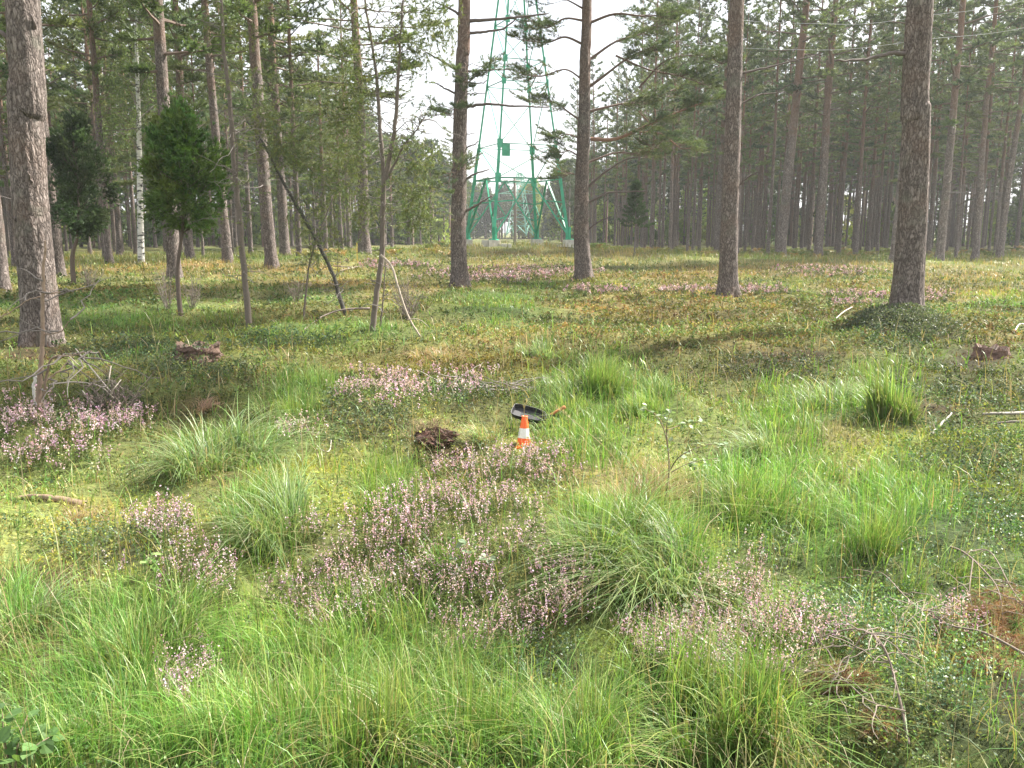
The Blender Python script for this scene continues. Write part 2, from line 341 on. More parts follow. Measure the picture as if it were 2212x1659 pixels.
# ------------------------------------------------------------------ zones of vegetation (pixels of a 2212x1659 view of the photo, only used to lay things out on the terrain)
ZONES = {
 'lush': [(1310, 800, 110, 60), (1240, 860, 90, 80), (1390, 870, 80, 50), (1260, 930, 110, 60), (660, 840, 75, 40), (620, 890, 55, 35), (500, 985, 120, 60), (590, 1130, 90, 90),
          (1060, 655, 115, 26), (1075, 695, 40, 18), (1170, 750, 60, 26), (300, 695, 140, 22), (480, 690, 80, 16), (1900, 850, 80, 60), (1800, 870, 60, 50), (1690, 880, 90, 50),
          (1640, 1090, 110, 110), (1330, 1160, 130, 100), (1430, 1200, 90, 120), (1930, 1120, 140, 110), (1840, 1180, 150, 90), (850, 1060, 70, 70),
          (330, 1380, 210, 110), (200, 1500, 220, 110), (760, 1460, 120, 200), (900, 1500, 150, 160), (1050, 1560, 100, 120), (620, 1400, 90, 80), (1250, 1600, 200, 90), (1450, 1520, 120, 120), (1590, 1540, 130, 140),
          (40, 1330, 60, 60), (480, 1600, 260, 90), (100, 1600, 160, 90), (1950, 640, 60, 12), (2150, 655, 100, 18), (810, 715, 50, 15), (1290, 1000, 60, 40), (980, 1230, 90, 30), (1700, 1000, 90, 60), (1160, 620, 60, 12)],
 'heather': [(960, 1130, 150, 50), (820, 1210, 190, 65), (1000, 1240, 230, 70), (1150, 1300, 190, 70), (720, 1310, 190, 60), (1600, 1290, 90, 60), (1560, 1380, 130, 70), (1700, 1440, 120, 70), (1820, 1420, 90, 40),
          (1150, 1036, 120, 30), (1000, 1035, 60, 20), (60, 930, 110, 55), (200, 930, 110, 35), (120, 1000, 90, 30), (400, 1235, 110, 60), (340, 1155, 60, 35), (860, 855, 110, 36), (1000, 835, 70, 22), (640, 950, 60, 14),
          (1100, 596, 150, 15), (1800, 585, 95, 13), (1850, 655, 60, 11), (2010, 645, 40, 9), (1650, 633, 50, 7), (1300, 632, 60, 6), (1480, 633, 50, 5), (400, 1490, 60, 60), (2070, 1420, 60, 50), (1540, 1470, 60, 50), (1050, 1400, 120, 40), (1450, 1420, 100, 50), (850, 575, 90, 7)],
 'brown': [(1400, 680, 240, 38), (1700, 690, 260, 45), (1650, 735, 250, 36), (2120, 690, 130, 34), (1150, 735, 200, 30), (1500, 600, 130, 10), (1300, 605, 60, 9), (1900, 610, 120, 8), (250, 640, 170, 18), (1450, 650, 200, 16), (1250, 720, 180, 30), (2150, 740, 80, 20)],
 'shrub': [(1950, 715, 105, 34), (780, 905, 110, 45), (950, 985, 110, 30), (400, 800, 130, 30), (1000, 860, 90, 20), (200, 890, 100, 35), (2080, 870, 160, 60), (1700, 800, 140, 28), (2080, 1580, 190, 100), (2000, 1240, 150, 60), (1980, 1400, 160, 60), (1130, 1480, 110, 60), (2130, 1000, 110, 60), (600, 740, 130, 20), (240, 1180, 130, 50), (1980, 1000, 60, 20), (2100, 1160, 110, 80), (1850, 1340, 130, 60), (300, 760, 160, 25), (1660, 1210, 90, 60), (1200, 1440, 80, 40)],
 'moss': [(600, 1340, 90, 40), (1080, 1450, 70, 50), (1350, 1400, 60, 50), (380, 1560, 60, 50), (1180, 1560, 60, 60), (840, 1390, 60, 30), (2020, 975, 150, 36), (1950, 1010, 90, 22), (640, 1030, 90, 40), (740, 1090, 70, 40), (560, 740, 250, 30), (300, 1130, 200, 50), (1900, 1000, 180, 60), (1380, 690, 60, 12), (2100, 1060, 120, 40), (1260, 610, 70, 9), (150, 1240, 130, 40), (1000, 790, 260, 30), (700, 1010, 120, 30)],
 'dry': [(430, 875, 80, 24), (500, 1040, 60, 20), (180, 1125, 60, 30), (1330, 1040, 110, 60), (1420, 1080, 90, 60), (1790, 950, 100, 36), (1850, 1020, 90, 36), (950, 770, 60, 20), (430, 585, 300, 18), (1500, 590, 700, 18), (2050, 620, 220, 26), (1600, 620, 260, 14), (80, 1400, 80, 60), (1130, 565, 170, 22), (1350, 565, 100, 18), (650, 620, 300, 30), (2060, 1450, 60, 60), (150, 1480, 130, 60)],
 'bare': [(940, 940, 50, 14), (950, 1000, 60, 26), (90, 1260, 140, 45), (1700, 770, 110, 14), (100, 765, 110, 16), (2100, 780, 70, 24), (2000, 880, 110, 14), (1470, 1330, 30, 20), (1550, 1500, 50, 20), (1230, 1330, 60, 20), (2190, 1500, 60, 60)],
}
ZW = {k: np.array(v, float) for k, v in ZONES.items()}
def zone(kind, X, Y, Z=None):
    if Z is None: Z = H(X, Y)
    px, py = proj(X, Y, Z)
    jx = (fbm(X/.35, Y/.35, 41, 3)-.5); jy = (fbm(X/.35+50, Y/.35, 47, 3)-.5)
    r = np.zeros(len(X))
    for cx, cy, rx, ry in ZW[kind]:
        q = ((px-cx)/rx+jx*1.3)**2+((py-cy)/ry+jy*1.3)**2
        r = np.maximum(r, np.clip(1.25-q*.75, 0, 1))
    return r
def sample(n, d0, d1, amax=R(40), pw=0):
    u = rng.random(n); d = d0*(d1/d0)**u
    a = rng.uniform(-amax, amax, n)
    return d*np.sin(a), d*np.cos(a)

def patch(X, Y, d):       # broad patches of differing vegetation colour, browner and greener
    a = fbm(X/1.6+5, Y/1.6, 301, 3)[:, None]; b = fbm(X/2.7, Y/2.7+3, 307, 3)[:, None]
    hue = np.array([1.22, .98, .95])*b+np.array([.72, 1.04, .88])*(1-b)
    f = np.clip((d-5)/3, 0, 1)[:, None]; v = .62+.75*np.clip((a-.3)*2.2, 0, 1)
    return hue**1.3*(v*(1-.18*f)+.12*(1-f))
# ------------------------------------------------------------------ the terrain
mb = MB(); NR, NA = 460, 760
rad = np.concatenate([[.02], np.geomspace(.5, 900, NR-1)])
# finer rings ahead of the camera
th = np.linspace(0, 1, NA, endpoint=False); th = math.pi/2+2*math.pi*(th-.5)
th = math.pi/2+np.sign(th-math.pi/2)*math.pi*(np.abs(th-math.pi/2)/math.pi)**1.5
Rr, Th = np.meshgrid(rad, th, indexing='ij'); X = (Rr*np.cos(Th)).ravel(); Y = (Rr*np.sin(Th)).ravel(); Z = H(X, Y)
base = np.array([.14, .12, .065])*np.ones((len(X), 1))
nz1 = fbm(X/.8, Y/.8, 60, 4)[:, None]; base = base*(1-nz1)+np.array([.13, .15, .05])*nz1
base = base*np.array([.9, 1.03, .9]); far = np.clip((np.hypot(X, Y)-16)/20, 0, 1)[:, None]
base = base*(1-far)+far*(np.array([.14, .145, .06])*(.7+.6*fbm(X/5, Y/5, 66, 3)[:, None]))
inw = (Y > .5)
for k, c in (('moss', (.17, .19, .055)), ('lush', (.07, .10, .03)), ('brown', (.15, .13, .06)), ('shrub', (.07, .075, .04)), ('dry', (.17, .14, .07)), ('bare', (.05, .032, .024))):
    zz = np.where(inw, zone(k, X, Y, Z), 0)[:, None]*.85
    base = base*(1-zz)+np.array(c)*zz
base = base*(.15+.85*patch(X, Y, np.hypot(X, Y)))*.85
i = np.arange(NR-1)[:, None]*NA; j = np.arange(NA)[None]; j2 = (j+1) % NA
mb.add(np.stack([X, Y, Z], 1), np.stack([i+j, i+j2, i+NA+j2, i+NA+j], -1).reshape(-1, 4), base)
tag(mb.build('ground', M['ground']), 'mossy hummocky forest clearing floor', None, None, 'structure')

# ------------------------------------------------------------------ ground cover (nobody could count it)
G_LUSH = [(.085, .185, .035), (.11, .22, .042), (.155, .26, .065), (.068, .15, .03), (.20, .275, .08)]
G_MIX = [(.14, .19, .05), (.18, .20, .06), (.10, .16, .035), (.24, .22, .10), (.28, .24, .14), (.17, .21, .055)]
G_DRY = [(.30, .24, .13), (.24, .19, .09), (.20, .18, .07), (.36, .30, .19), (.17, .18, .06)]
def pts(X, Y): return np.stack([X, Y, H(X, Y)-.005], 1)

def grass_layer():
    mb = MB()
    # thin grass everywhere
    X, Y = sample(330000, 1.9, 75); d = np.hypot(X, Y)
    lush = zone('lush', X, Y); dry = zone('dry', X, Y); hea = zone('heather', X, Y); bare = zone('bare', X, Y); br = zone('brown', X, Y); sh = zone('shrub', X, Y); mo = zone('moss', X, Y)
    cl = fbm(X/.22, Y/.22, 80, 3)
    keep = rng.random(len(X)) < np.clip(.20+.62*lush+.75*dry-.15*hea-.6*bare-.1*br-.22*sh-.1*mo, .03, 1)*np.clip((cl-.28)*3, .1, 1)
    keep |= (d > 24) & (rng.random(len(X)) < .6)
    X, Y, lush, dry, d, cl = [q[keep] for q in (X, Y, lush, dry, d, cl)]; N = len(X)
    P = pts(X, Y); C = pick(G_MIX, N)
    isl = rng.random(N) < lush*.93; C[isl] = pick(G_LUSH, int(isl.sum()), .2)
    isd = (rng.random(N) < dry*.8) & ~isl; C[isd] = pick(G_DRY, int(isd.sum()))
    C = C*(.25+.75*patch(X, Y, d))*np.where(isl, 1.1, 1)[:, None]
    farr = (d > 24); C[farr] = C[farr]*np.where(fbm(X[farr]/4, Y[farr]/2, 93, 3)[:, None] > .5, np.array([1.15, 1.0, .9]), np.array([.85, 1.0, .8]))
    h = rng.uniform(.05, .13, N)+lush*rng.uniform(.03, .20, N)*np.where(isl, 1, .3)+dry*rng.uniform(0, .1, N)+np.clip((d-24)/22, 0, 1)*rng.uniform(.1, .34, N)*(.5+fbm(X/5, Y/4, 97, 2))
    wd = .0021*np.clip(d/3.2, 1, 20)**.92*rng.uniform(.7, 1.3, N)*np.where(isl, 1.25, 1)
    az = 2*math.pi*fbm(X/.5, Y/.5, 99, 2)*2+rng.normal(0, .9, N)
    bend = np.clip(rng.normal(.5, .35, N), .02, 1.4)
    tip = C*np.array([1.15, 1.08, .95]); st = rng.random(N) < .12; tip[st] = pick(G_DRY, int(st.sum()))
    blades(mb, P, h, wd, az, bend, C, 3, tip)
    return mb
tag(grass_layer().build('grass', M['grass']), 'mixed green and straw-coloured grass covering the clearing', 'grass', None, 'stuff')

def long_grass():       # tall lush blades in the near hollow and along the bottom of the view
    mb = MB()
    X, Y = sample(120000, 1.9, 13, R(38)); z = zone('lush', X, Y); d0_ = np.hypot(X, Y); k = rng.random(len(X)) < z**1.2*.46*np.clip((fbm(X/.24, Y/.24, 70, 2)-.40)*4.5, 0, 1)*np.where(d0_ > 3.9, .8, 1); X, Y = X[k], Y[k]; N = len(X); d = np.hypot(X, Y)
    C = pick(G_LUSH, N, .2); h = rng.uniform(.14, .38, N)*np.where(d < 3.6, .8, .8); wd = rng.uniform(.003, .0066, N)*np.clip(d/4, 1, 4)
    az = 2*math.pi*fbm(X/.3, Y/.3, 130, 2)*3+rng.normal(0, .8, N)
    tip = C*np.array([1.5, 1.25, 1.3]); st = rng.random(N) < .1; tip[st] = pick(G_DRY, int(st.sum()))
    blades(mb, pts(X, Y), h, wd, az, np.clip(rng.normal(.45, .3, N), .03, 1.2), C, 4, tip)
    # scattered flowering stems
    X, Y = sample(9000, 2, 16, R(38)); k = rng.random(len(X)) < .25+.75*np.clip((fbm(X/.4, Y/.4, 333, 2)-.4)*5, 0, 1); X, Y = X[k], Y[k]; N = len(X); d = np.hypot(X, Y); C = pick(G_DRY+G_LUSH+G_LUSH, N, .2)
    blades(mb, pts(X, Y), rng.uniform(.12, .34, N), rng.uniform(.0022, .005, N)*np.clip(d/4, 1, 4), rng.uniform(0, 6.3, N), rng.uniform(.05, 1.2, N), C, 4, C*1.3)
    X, Y = sample(700, 2, 16, R(38)); N = len(X)
    blades(mb, pts(X, Y), rng.uniform(.3, .55, N), .0022*np.clip(np.hypot(X, Y)/3, 1, 5), rng.uniform(0, 6.3, N), rng.uniform(.05, .5, N), pick(G_DRY, N), 4)
    return mb
tag(long_grass().build('long_grass', M['grass']), 'tall lush green grass blades in the foreground', 'grass', None, 'stuff')

def leafy_layer():      # lingonberry, bilberry and moss
    mb = MB()
    X, Y = sample(150000, 1.9, 42, R(39)); d = np.hypot(X, Y)
    sh = zone('shrub', X, Y); br = zone('brown', X, Y); mo = zone('moss', X, Y); bare = zone('bare', X, Y); lu = zone('lush', X, Y)
    cl = fbm(X/.3, Y/.3, 180, 3)
    k = rng.random(len(X)) < np.clip(.30+.7*sh+.6*br-.1*mo-.5*bare-.22*lu, .04, 1)*np.clip((cl-.25)*3.2, .15, 1)
    X, Y, d, sh, br, mo = [q[k] for q in (X, Y, d, sh, br, mo)]; N = len(X); K = 7
    P0 = pts(X, Y); h = rng.uniform(.03, .10, N)*(1+.7*sh); lean = rng.normal(0, .35, (N, 2))
    C0 = pick([(.08, .13, .045), (.11, .17, .05), (.15, .21, .065), (.07, .10, .05), (.20, .22, .07), (.25, .23, .10)], N, .3)
    isb = rng.random(N) < br*.48; C0[isb] = pick([(.22, .13, .06), (.17, .12, .055), (.26, .18, .08), (.17, .15, .05), (.22, .20, .07), (.14, .15, .045)], int(isb.sum()), .2)
    ism = (rng.random(N) < mo*.5); C0[ism] = pick([(.26, .24, .06), (.2, .21, .05)], int(ism.sum()), .15)
    isc = (~isb) & (rng.random(N) < sh*.6); C0[isc] = pick([(.085, .12, .075), (.065, .10, .055), (.12, .15, .10)], int(isc.sum()), .2)
    t = rng.uniform(.25, 1, (N, K)); T = t*h[:, None]
    P = np.stack([P0[:, 0:1]+lean[:, 0:1]*T, P0[:, 1:2]+lean[:, 1:2]*T, P0[:, 2:3]+T], -1).reshape(-1, 3)
    D = rng.normal(0, 1, (N*K, 3)); D[:, 2] = np.abs(D[:, 2])*.6+.15
    s = np.repeat(np.clip(d/4.2, .9, 9)**.85, K); Lf = rng.uniform(.009, .019, N*K)*s
    P = P+rng.normal(0, .006, P.shape)*s[:, None]
    C0 = C0*patch(X, Y, d); CC = np.repeat(C0, K, 0)*rng.uniform(.7, 1.35, (N*K, 1)); nr = np.repeat(d < 6.5, K); W_ = Lf*rng.uniform(.45, .65, N*K)
    leaves(mb, P[nr], D[nr], Lf[nr], W_[nr], CC[nr], 0); leaves(mb, P[~nr], D[~nr], Lf[~nr], W_[~nr], CC[~nr], 1)
    # stems
    n2 = N//2; blades(mb, P0[:n2], h[:n2]*1.05, .0018*np.clip(d[:n2]/3, 1, 6), rng.uniform(0, 6.3, n2), .25, pick([(.12, .08, .05), (.10, .11, .04)], n2), 2)
    return mb
tag(leafy_layer().build('dwarf_shrubs', [M['leaf'], M['leaf_dull']]), 'low lingonberry and bilberry leaves, partly turned orange-brown', 'ground cover', None, 'stuff')

def moss_layer():
    mb = MB()
    X, Y = sample(240000, 1.9, 30, R(39)); mo = zone('moss', X, Y); lu = zone('lush', X, Y); ba = zone('bare', X, Y); d = np.hypot(X, Y)
    k = rng.random(len(X)) < np.clip(.30+.7*mo-.1*lu, 0, 1); X, Y, mo, ba, d = [q[k] for q in (X, Y, mo, ba, d)]; N = len(X)
    C = pick([(.17, .20, .05), (.13, .16, .04), (.21, .18, .08), (.27, .22, .12), (.16, .13, .07), (.11, .14, .04)], N, .25)
    im = rng.random(N) < mo*np.clip(1.1-d/14, .3, .8); C[im] = pick([(.34, .34, .07), (.27, .29, .06), (.38, .35, .11), (.22, .25, .05)], int(im.sum()), .15)
    ib = rng.random(N) < ba*.9; C[ib] = pick([(.12, .07, .045), (.16, .10, .06), (.09, .055, .04), (.24, .17, .11)], int(ib.sum()), .25)
    C = C*patch(X, Y, d); s = np.clip(d/3, .9, 8)**.9
    D = rng.normal(0, 1, (N, 3)); D[:, 2] = np.abs(D[:, 2])+.25
    L_ = rng.uniform(.012, .028, N)*s; P = pts(X, Y); P[:, 2] += rng.uniform(-.003, .012, N)
    leaves(mb, P, D, L_, L_*.22, C, 0, .1)
    return mb
tag(moss_layer().build('moss', M['leaf_dull']), 'yellow-green moss and needle litter between the plants', 'moss', None, 'stuff')

def heather_layer():
    mb = MB()
    X, Y = sample(80000, 1.9, 40, R(38)); he = zone('heather', X, Y); cl = fbm(X/.18, Y/.18, 200, 2)
    k = rng.random(len(X)) < he**1.5*np.clip((cl-.3)*3.6, .02, 1)*np.where(np.hypot(X, Y) > 17, 3.5, 1.6); X, Y = X[k], Y[k]; N = len(X); d = np.hypot(X, Y)
    P0 = pts(X, Y); h = rng.uniform(.09, .21, N)*np.where(d > 20, 1.1, 1); az = rng.uniform(0, 6.3, N); ln = rng.uniform(.02, .35, N); s = np.clip(d/3.4, 1, 9)**.9
    Dz = np.stack([np.cos(az)*ln, np.sin(az)*ln, np.ones(N)], 1)
    blades(mb, P0, h, .0025*s, az, ln*.8, pick([(.10, .09, .04), (.07, .09, .035)], N), 2)
    K = 22; t = rng.uniform(.12, 1.0, (N, K)); fl = t > .52
    P = (P0[:, None]+Dz[:, None]*(t*h[:, None])[..., None]).reshape(-1, 3)+rng.normal(0, .0035, (N*K, 3))*np.repeat(s, K)[:, None]*np.where(fl.ravel(), .8, 1.8)[:, None]
    tint = pick([(.50, .31, .42), (.58, .41, .48), (.42, .26, .38), (.60, .48, .52), (.48, .35, .38)], N, .18); tint = np.where((d > 18)[:, None], tint*np.array([.78, .74, .76]), tint)
    C = np.repeat(tint, K, 0)*rng.uniform(.75, 1.3, (N*K, 1)); g = ~fl.ravel() | (rng.random(N*K) < .15)|np.repeat(rng.random(N) < .10, K)
    C[g] = pick([(.075, .11, .035), (.10, .13, .04), (.06, .08, .03)], int(g.sum()), .2)
    D = rng.normal(0, 1, (N*K, 3)); D[:, 2] += .8
    L_ = np.where(g, .017, .0082)*np.repeat(s, K)*rng.uniform(.7, 1.2, N*K)
    leaves(mb, P, D, L_, L_*np.where(g, .22, .75), C, 0, .3)
    return mb
tag(heather_layer().build('heather', M['heather']), 'pink flowering heather spreading over the clearing', 'heather', None, 'stuff')

# ferns along the edge of the wood
def ferns():
    mb = MB(); n = 260
    for k in range(n):
        if k < 190: px = rng.uniform(1230, 2300); py = rng.uniform(541, 562)
        else: px = rng.uniform(640, 990); py = rng.uniform(545, 575)
        x, y = flat(px, py); z = float(H(x, y)); s = rng.uniform(.5, .9)
        c = pick([(.15, .19, .05), (.22, .20, .06), (.10, .15, .04), (.26, .17, .06)], 1)[0]
        for f in range(6):
            a = rng.uniform(0, 6.3); t = np.linspace(.15, 1, 9); cen = np.array([x, y, z])+np.stack([np.cos(a)*t*s*.7, np.sin(a)*t*s*.7, s*.75*(t-.55*t**2.5)], 1)
            for sd in (-1, 1):
                D = np.stack([np.cos(a+sd*1.2)+t*0, np.sin(a+sd*1.2)+t*0, -.15+t*0], 1)
                leaves(mb, cen, D, s*.3*(1.05-t), .10*s, np.repeat(c[None], 9, 0), 0, .05)
    return mb
tag(ferns().build('ferns', M['leaf']), 'yellow-green bracken ferns along the foot of the pine stand', 'ferns', None, 'stuff')

# ------------------------------------------------------------------ trees
NEED = [(.085, .125, .055), (.10, .145, .055), (.07, .11, .06), (.12, .155, .06)]
NEEDL = [(.10, .145, .05), (.13, .17, .06), (.085, .13, .055), (.15, .18, .065)]
def limb(mb, start, az, L_, el0, curve, r, fine, green=1.0, cols=NEED, sub=10, barkc=(.13, .09, .07), wig=.12, tuftn=4, size=.26, k=8, wd=.05, m0=0, m1=1, t0=.3, spread=.55):
    """a pine limb with side twigs and needle tufts"""
    n = 8; t = np.linspace(0, 1, n); d = np.array([math.cos(az), math.sin(az), 0]); s = np.array([-d[1], d[0], 0])
    wob = np.cumsum(rng.normal(0, wig/n, n))*L_
    zc = np.tan(el0)*t+curve*t**2; P = start+d*(t*L_)[:, None]+s*wob[:, None]; P[:, 2] += zc*L_+np.cumsum(rng.normal(0, wig/n*.6, n))*L_
    P[0] = start
    tube(mb, P, r*(1-.85*t)+.0012, 5, barkc, m0, False)
    if green <= 0: return P
    TP, TD = [], []
    for q in range(sub):
        u = t0+(1-t0)*(q+rng.random())/sub; p = np.array([np.interp(u, t, P[:, a]) for a in range(3)])
        sg = 1 if q % 2 else -1; a2 = az+sg*rng.uniform(.5, 1.15); l2 = L_*rng.uniform(.14, .34)*(1.25-u*.6)
        e = rng.uniform(-.1, .45); dd = np.array([math.cos(a2)*math.cos(e), math.sin(a2)*math.cos(e), math.sin(e)])
        Q = p+dd*np.linspace(0, l2, 4)[:, None]; Q[:, 2] += np.linspace(0, 1, 4)**2*l2*.18
        if fine: tube(mb, Q, np.linspace(r*.3, .002, 4)+.001, 3, barkc, m0, False)
        if rng.random() > green: continue
        tt = np.linspace(.35, 1, tuftn)
        for x in tt: TP.append(p+dd*l2*x+rng.normal(0, .06*l2, 3)+np.array([0, 0, .18*l2*x*x])); TD.append(dd+np.array([0, 0, .5]))
    for x in np.linspace(.7, 1, 3):
        if rng.random() < green: TP.append(np.array([np.interp(x, t, P[:, a]) for a in range(3)])); TD.append(d+np.array([0, 0, .5]))
    if TP:
        c = pick(cols, 1, .15)[0]; TP = np.array(TP); C = c*rng.uniform(.75, 1.3, (len(TP), 1))
        tufts(mb, TP, np.array(TD), size, k, wd, spread, C, m1)
    return P
def trunk_disp(amp, seed, f=7):
    def fn(P, th):
        z = P[:, 2][:, None]; a = th[None]
        u = np.stack(np.broadcast_arrays(np.cos(a)*f*.35, np.sin(a)*f*.35), 0)
        return amp*(noise2(u[0]*2+seed, z*1.1+u[1]*3, seed)-.5)+amp*.7*(noise2(u[0]*6, z*4+u[1]*7, seed+3)-.5)
    return fn
def make_pine(Hh, r0, crown0, nl, Lmax, seed, dens=1.0, size=.27, k=8, wd=.05, lean=0, bark='bark', dead=10, sub=10, parts=True, name='pine_tree', low_cols=NEED, sides=10, trunk_n=26):
    """trunk and crown meshes about the origin"""
    t = np.linspace(0, 1, trunk_n); z = Hh*t**1.15; wob = np.cumsum(rng.normal(0, .05, (trunk_n, 2)), 0)*.22; wob[0] = 0
    P = np.stack([wob[:, 0]+lean*z, wob[:, 1], z], 1); P[0, 2] = -.25
    r = r0*(1-.72*(z/Hh))*(1-.0*t); r[0] *= 1.35; r = np.where(z < .5, r*1.12, r); r[-1] = .02; r[-2] *= .6
    tr = MB(); tube(tr, P, r, sides, (.2, .16, .14), 0, True, trunk_disp(.10, seed))
    f = lambda zz: np.array([np.interp(zz, z, P[:, 0]), np.interp(zz, z, P[:, 1]), zz])
    cr = MB(); rr = lambda zz: float(np.interp(zz, z, r))
    for q in range(dead):      # dead stubs below the crown
        zz = rng.uniform(crown0*.35, crown0*1.15); limb(cr, f(zz), rng.uniform(0, 6.3), rng.uniform(.3, 1.6), rng.uniform(-.1, .5), rng.uniform(-.2, .1), .018, False, 0, barkc=(.12, .105, .095), wig=.3)
    for q in range(nl):
        u = ((q+rng.random())/nl)**.9; zz = crown0+(Hh-crown0)*u*.985
        prof = (.35+.65*min(1, u/.22))*(1-.72*u**1.7)
        limb(cr, f(zz), q*2.4+rng.normal(0, .4), Lmax*prof*rng.uniform(.65, 1.15), -.05+.75*u+rng.normal(0, .12), .1, rr(zz)*.30+.01, False, dens, low_cols, sub, size=size, k=k, wd=wd, tuftn=4)
    return tr, cr
def protos(specs, label, group, cat='pine tree', name='pine_tree', barkn='bark'):
    out = []
    for i, sp_ in enumerate(specs):
        tr, cr = make_pine(seed=i*13+5, **sp_)
        out.append((tr.mesh('trunk', M[barkn]), cr.mesh('crown', [M['twig'], M['needle']], False)))
    return out
def put(meshes, x, y, rz, sc, label, group, name='pine_tree', cat='pine tree', tilt=(0, 0)):
    r = empty(name, (x, y, float(H(x, y))-.05), label, cat, group); r.rotation_euler = (tilt[0], tilt[1], rz); r.scale = (sc, sc, sc)
    for nm, me in zip(('trunk', 'crown'), meshes):
        o = bpy.data.objects.new(nm, me); col.objects.link(o); o.parent = r
    return r

RIGHT = protos([dict(Hh=21, r0=.16, crown0=7, nl=48, Lmax=2.6, dens=.75, dead=22), dict(Hh=20, r0=.14, crown0=8, nl=42, Lmax=2.3, dens=.75, dead=20), dict(Hh=22, r0=.19, crown0=8, nl=50, Lmax=3.0, dens=.75, dead=24),
                dict(Hh=19, r0=.12, crown0=7.5, nl=38, Lmax=2.0, dens=.75, lean=.02, dead=20), dict(Hh=21, r0=.15, crown0=6, nl=48, Lmax=2.6, dens=.72, dead=24), dict(Hh=18, r0=.11, crown0=6, nl=38, Lmax=2.0, dens=.75, lean=-.02, dead=20)], '', '', barkn='bark_young')
LEFTP = protos([dict(Hh=21, r0=.19, crown0=5.5, nl=60, Lmax=3.3, low_cols=NEEDL), dict(Hh=20, r0=.16, crown0=6.5, nl=54, Lmax=3.0, low_cols=NEEDL), dict(Hh=18, r0=.14, crown0=4.5, nl=56, Lmax=2.7, low_cols=NEEDL),
                dict(Hh=22, r0=.2, crown0=7.0, nl=56, Lmax=3.4, low_cols=NEEDL), dict(Hh=15, r0=.10, crown0=3.5, nl=50, Lmax=2.2, low_cols=NEEDL)], '', '')
used = []
def free(x, y, dmin):
    for a, b in used:
        if (a-x)**2+(b-y)**2 < dmin*dmin: return False
    used.append((x, y)); return True
EXPLICIT = [  # px, py of the foot, radius px at the foot, prototype set, index, label, tilt
    (5, 632, 15, 'L', 3, 'grey pine cut by the left edge of the view behind the big trunk', 0),
    (128, 606, 12, 'L', 1, 'dark-barked pine standing just left of the dark juniper', -.03),
    (378, 612, 15, 'L', 0, 'tall straight pine right behind the bright green juniper', 0),
    (412, 573, 10, 'L', 3, 'pine with orange upper bark behind and right of the bright green juniper', 0),
    (257, 553, 7, 'L', 4, 'thin orange-barked pine left of the white birch', 0),
    (494, 582, 10, 'L', 1, 'pine with sunlit orange trunk between the bright juniper and the scraggly dead-twigged stem', -.02),
    (590, 594, 14, 'L', 3, 'thick rough pine behind the slanting bare stem', -.04),
    (617, 562, 11, 'L', 0, 'second pine behind the slanting bare stem, farther back', -.01),
    (788, 568, 13, 'L', 1, 'pine just left of the forked scraggly juniper', -.03),
    (1685, 558, 11, 'R', 2, 'leaning grey pine at the edge of the right stand', .045),
    (1767, 558, 9, 'R', 0, 'straight pine at the front edge of the right stand right of the leaning one', 0),
    (1928, 571, 8, 'R', 1, 'pine with orange trunk close left behind the big right pine', .03),
    (2027, 568, 9, 'R', 4, 'grey pine just right behind the big right pine', .01),
    (1549, 550, 8, 'R', 2, 'pine just left behind the third bare trunk with paler orange bark', .01),
    (2104, 563, 7, 'R', 5, 'slim pine at the front edge of the stand near the right border', 0),
    (2158, 560, 7, 'R', 3, 'slim grey pine closest to the right border', .02),
]
for px, py, rp_, S, i, lab, tl in EXPLICIT:
    x, y = flat(px, py); free(x, y, .1)
    sc = rng.uniform(.95, 1.05)
    proto = (LEFTP if S == 'L' else RIGHT)[i]
    rw = {('L', 0): .19, ('L', 1): .16, ('L', 2): .14, ('L', 3): .2, ('L', 4): .10, ('R', 0): .16, ('R', 1): .14, ('R', 2): .19, ('R', 3): .12, ('R', 4): .15, ('R', 5): .11}[(S, i)]
    sc = rp_/FP*y/rw*1.0
    r_ = put(proto, x, y, rng.uniform(0, 6.3), 1, lab, 'pines standing singly at the edge of the wood', tilt=(0, 0))
    sc = min(max(sc, .75), 1.9)
    r_.scale = (sc, sc, max(.85, min(1.15, sc)))
    rz = rng.uniform(0, 6.3); r_.rotation_mode = 'XYZ'
    from mathutils import Euler, Matrix
    r_.rotation_euler = (Matrix.Rotation(tl, 3, 'Y') @ Matrix.Rotation(rz, 3, 'Z')).to_euler()
LR = 'slender grey pine trunk in the dense stand beyond the right side of the clearing'
LL = 'pine in the wood behind the junipers on the left side of the clearing'
cnt = 0
for k in range(4000):      # the right stand
    if cnt >= 180: break
    d = rng.uniform(54, 108); a = rng.uniform(R(2.5), R(36)); x, y = d*math.sin(a), d*math.cos(a)
    if x < 6.5+.6*noise2(y/3, 0, 5) or y < 50 or (a < R(9) and d < 74) or not free(x, y, 2.1): continue
    r_ = put(RIGHT[rng.integers(6)], x, y, rng.uniform(0, 6.3), 1, LR, 'pines of the dense right stand'); cnt += 1; q_ = rng.uniform(.72, .98); r_.scale = (q_, q_, rng.uniform(.74, .98))
cnt = 0
for k in range(4000):
    if cnt >= 90: break
    d = math.sqrt(rng.uniform(42**2, 108**2)); a = -rng.uniform(R(2.5), R(36)); x, y = d*math.sin(a), d*math.cos(a)
    if x > -5.5-(.16*(60-y) if y < 60 else 0) or (a > -R(9.5) and d < 78) or not free(x, y, 2.9): continue
    r_ = put(LEFTP[rng.integers(5)], x, y, rng.uniform(0, 6.3), 1, LL, 'pines of the left wood'); cnt += 1; q_ = rng.uniform(.75, 1.05); r_.scale = (q_, q_, rng.uniform(.5, .66) if a > -R(8.5) else rng.uniform(.7, .95) if a > -R(14) else rng.uniform(.85, 1.1))
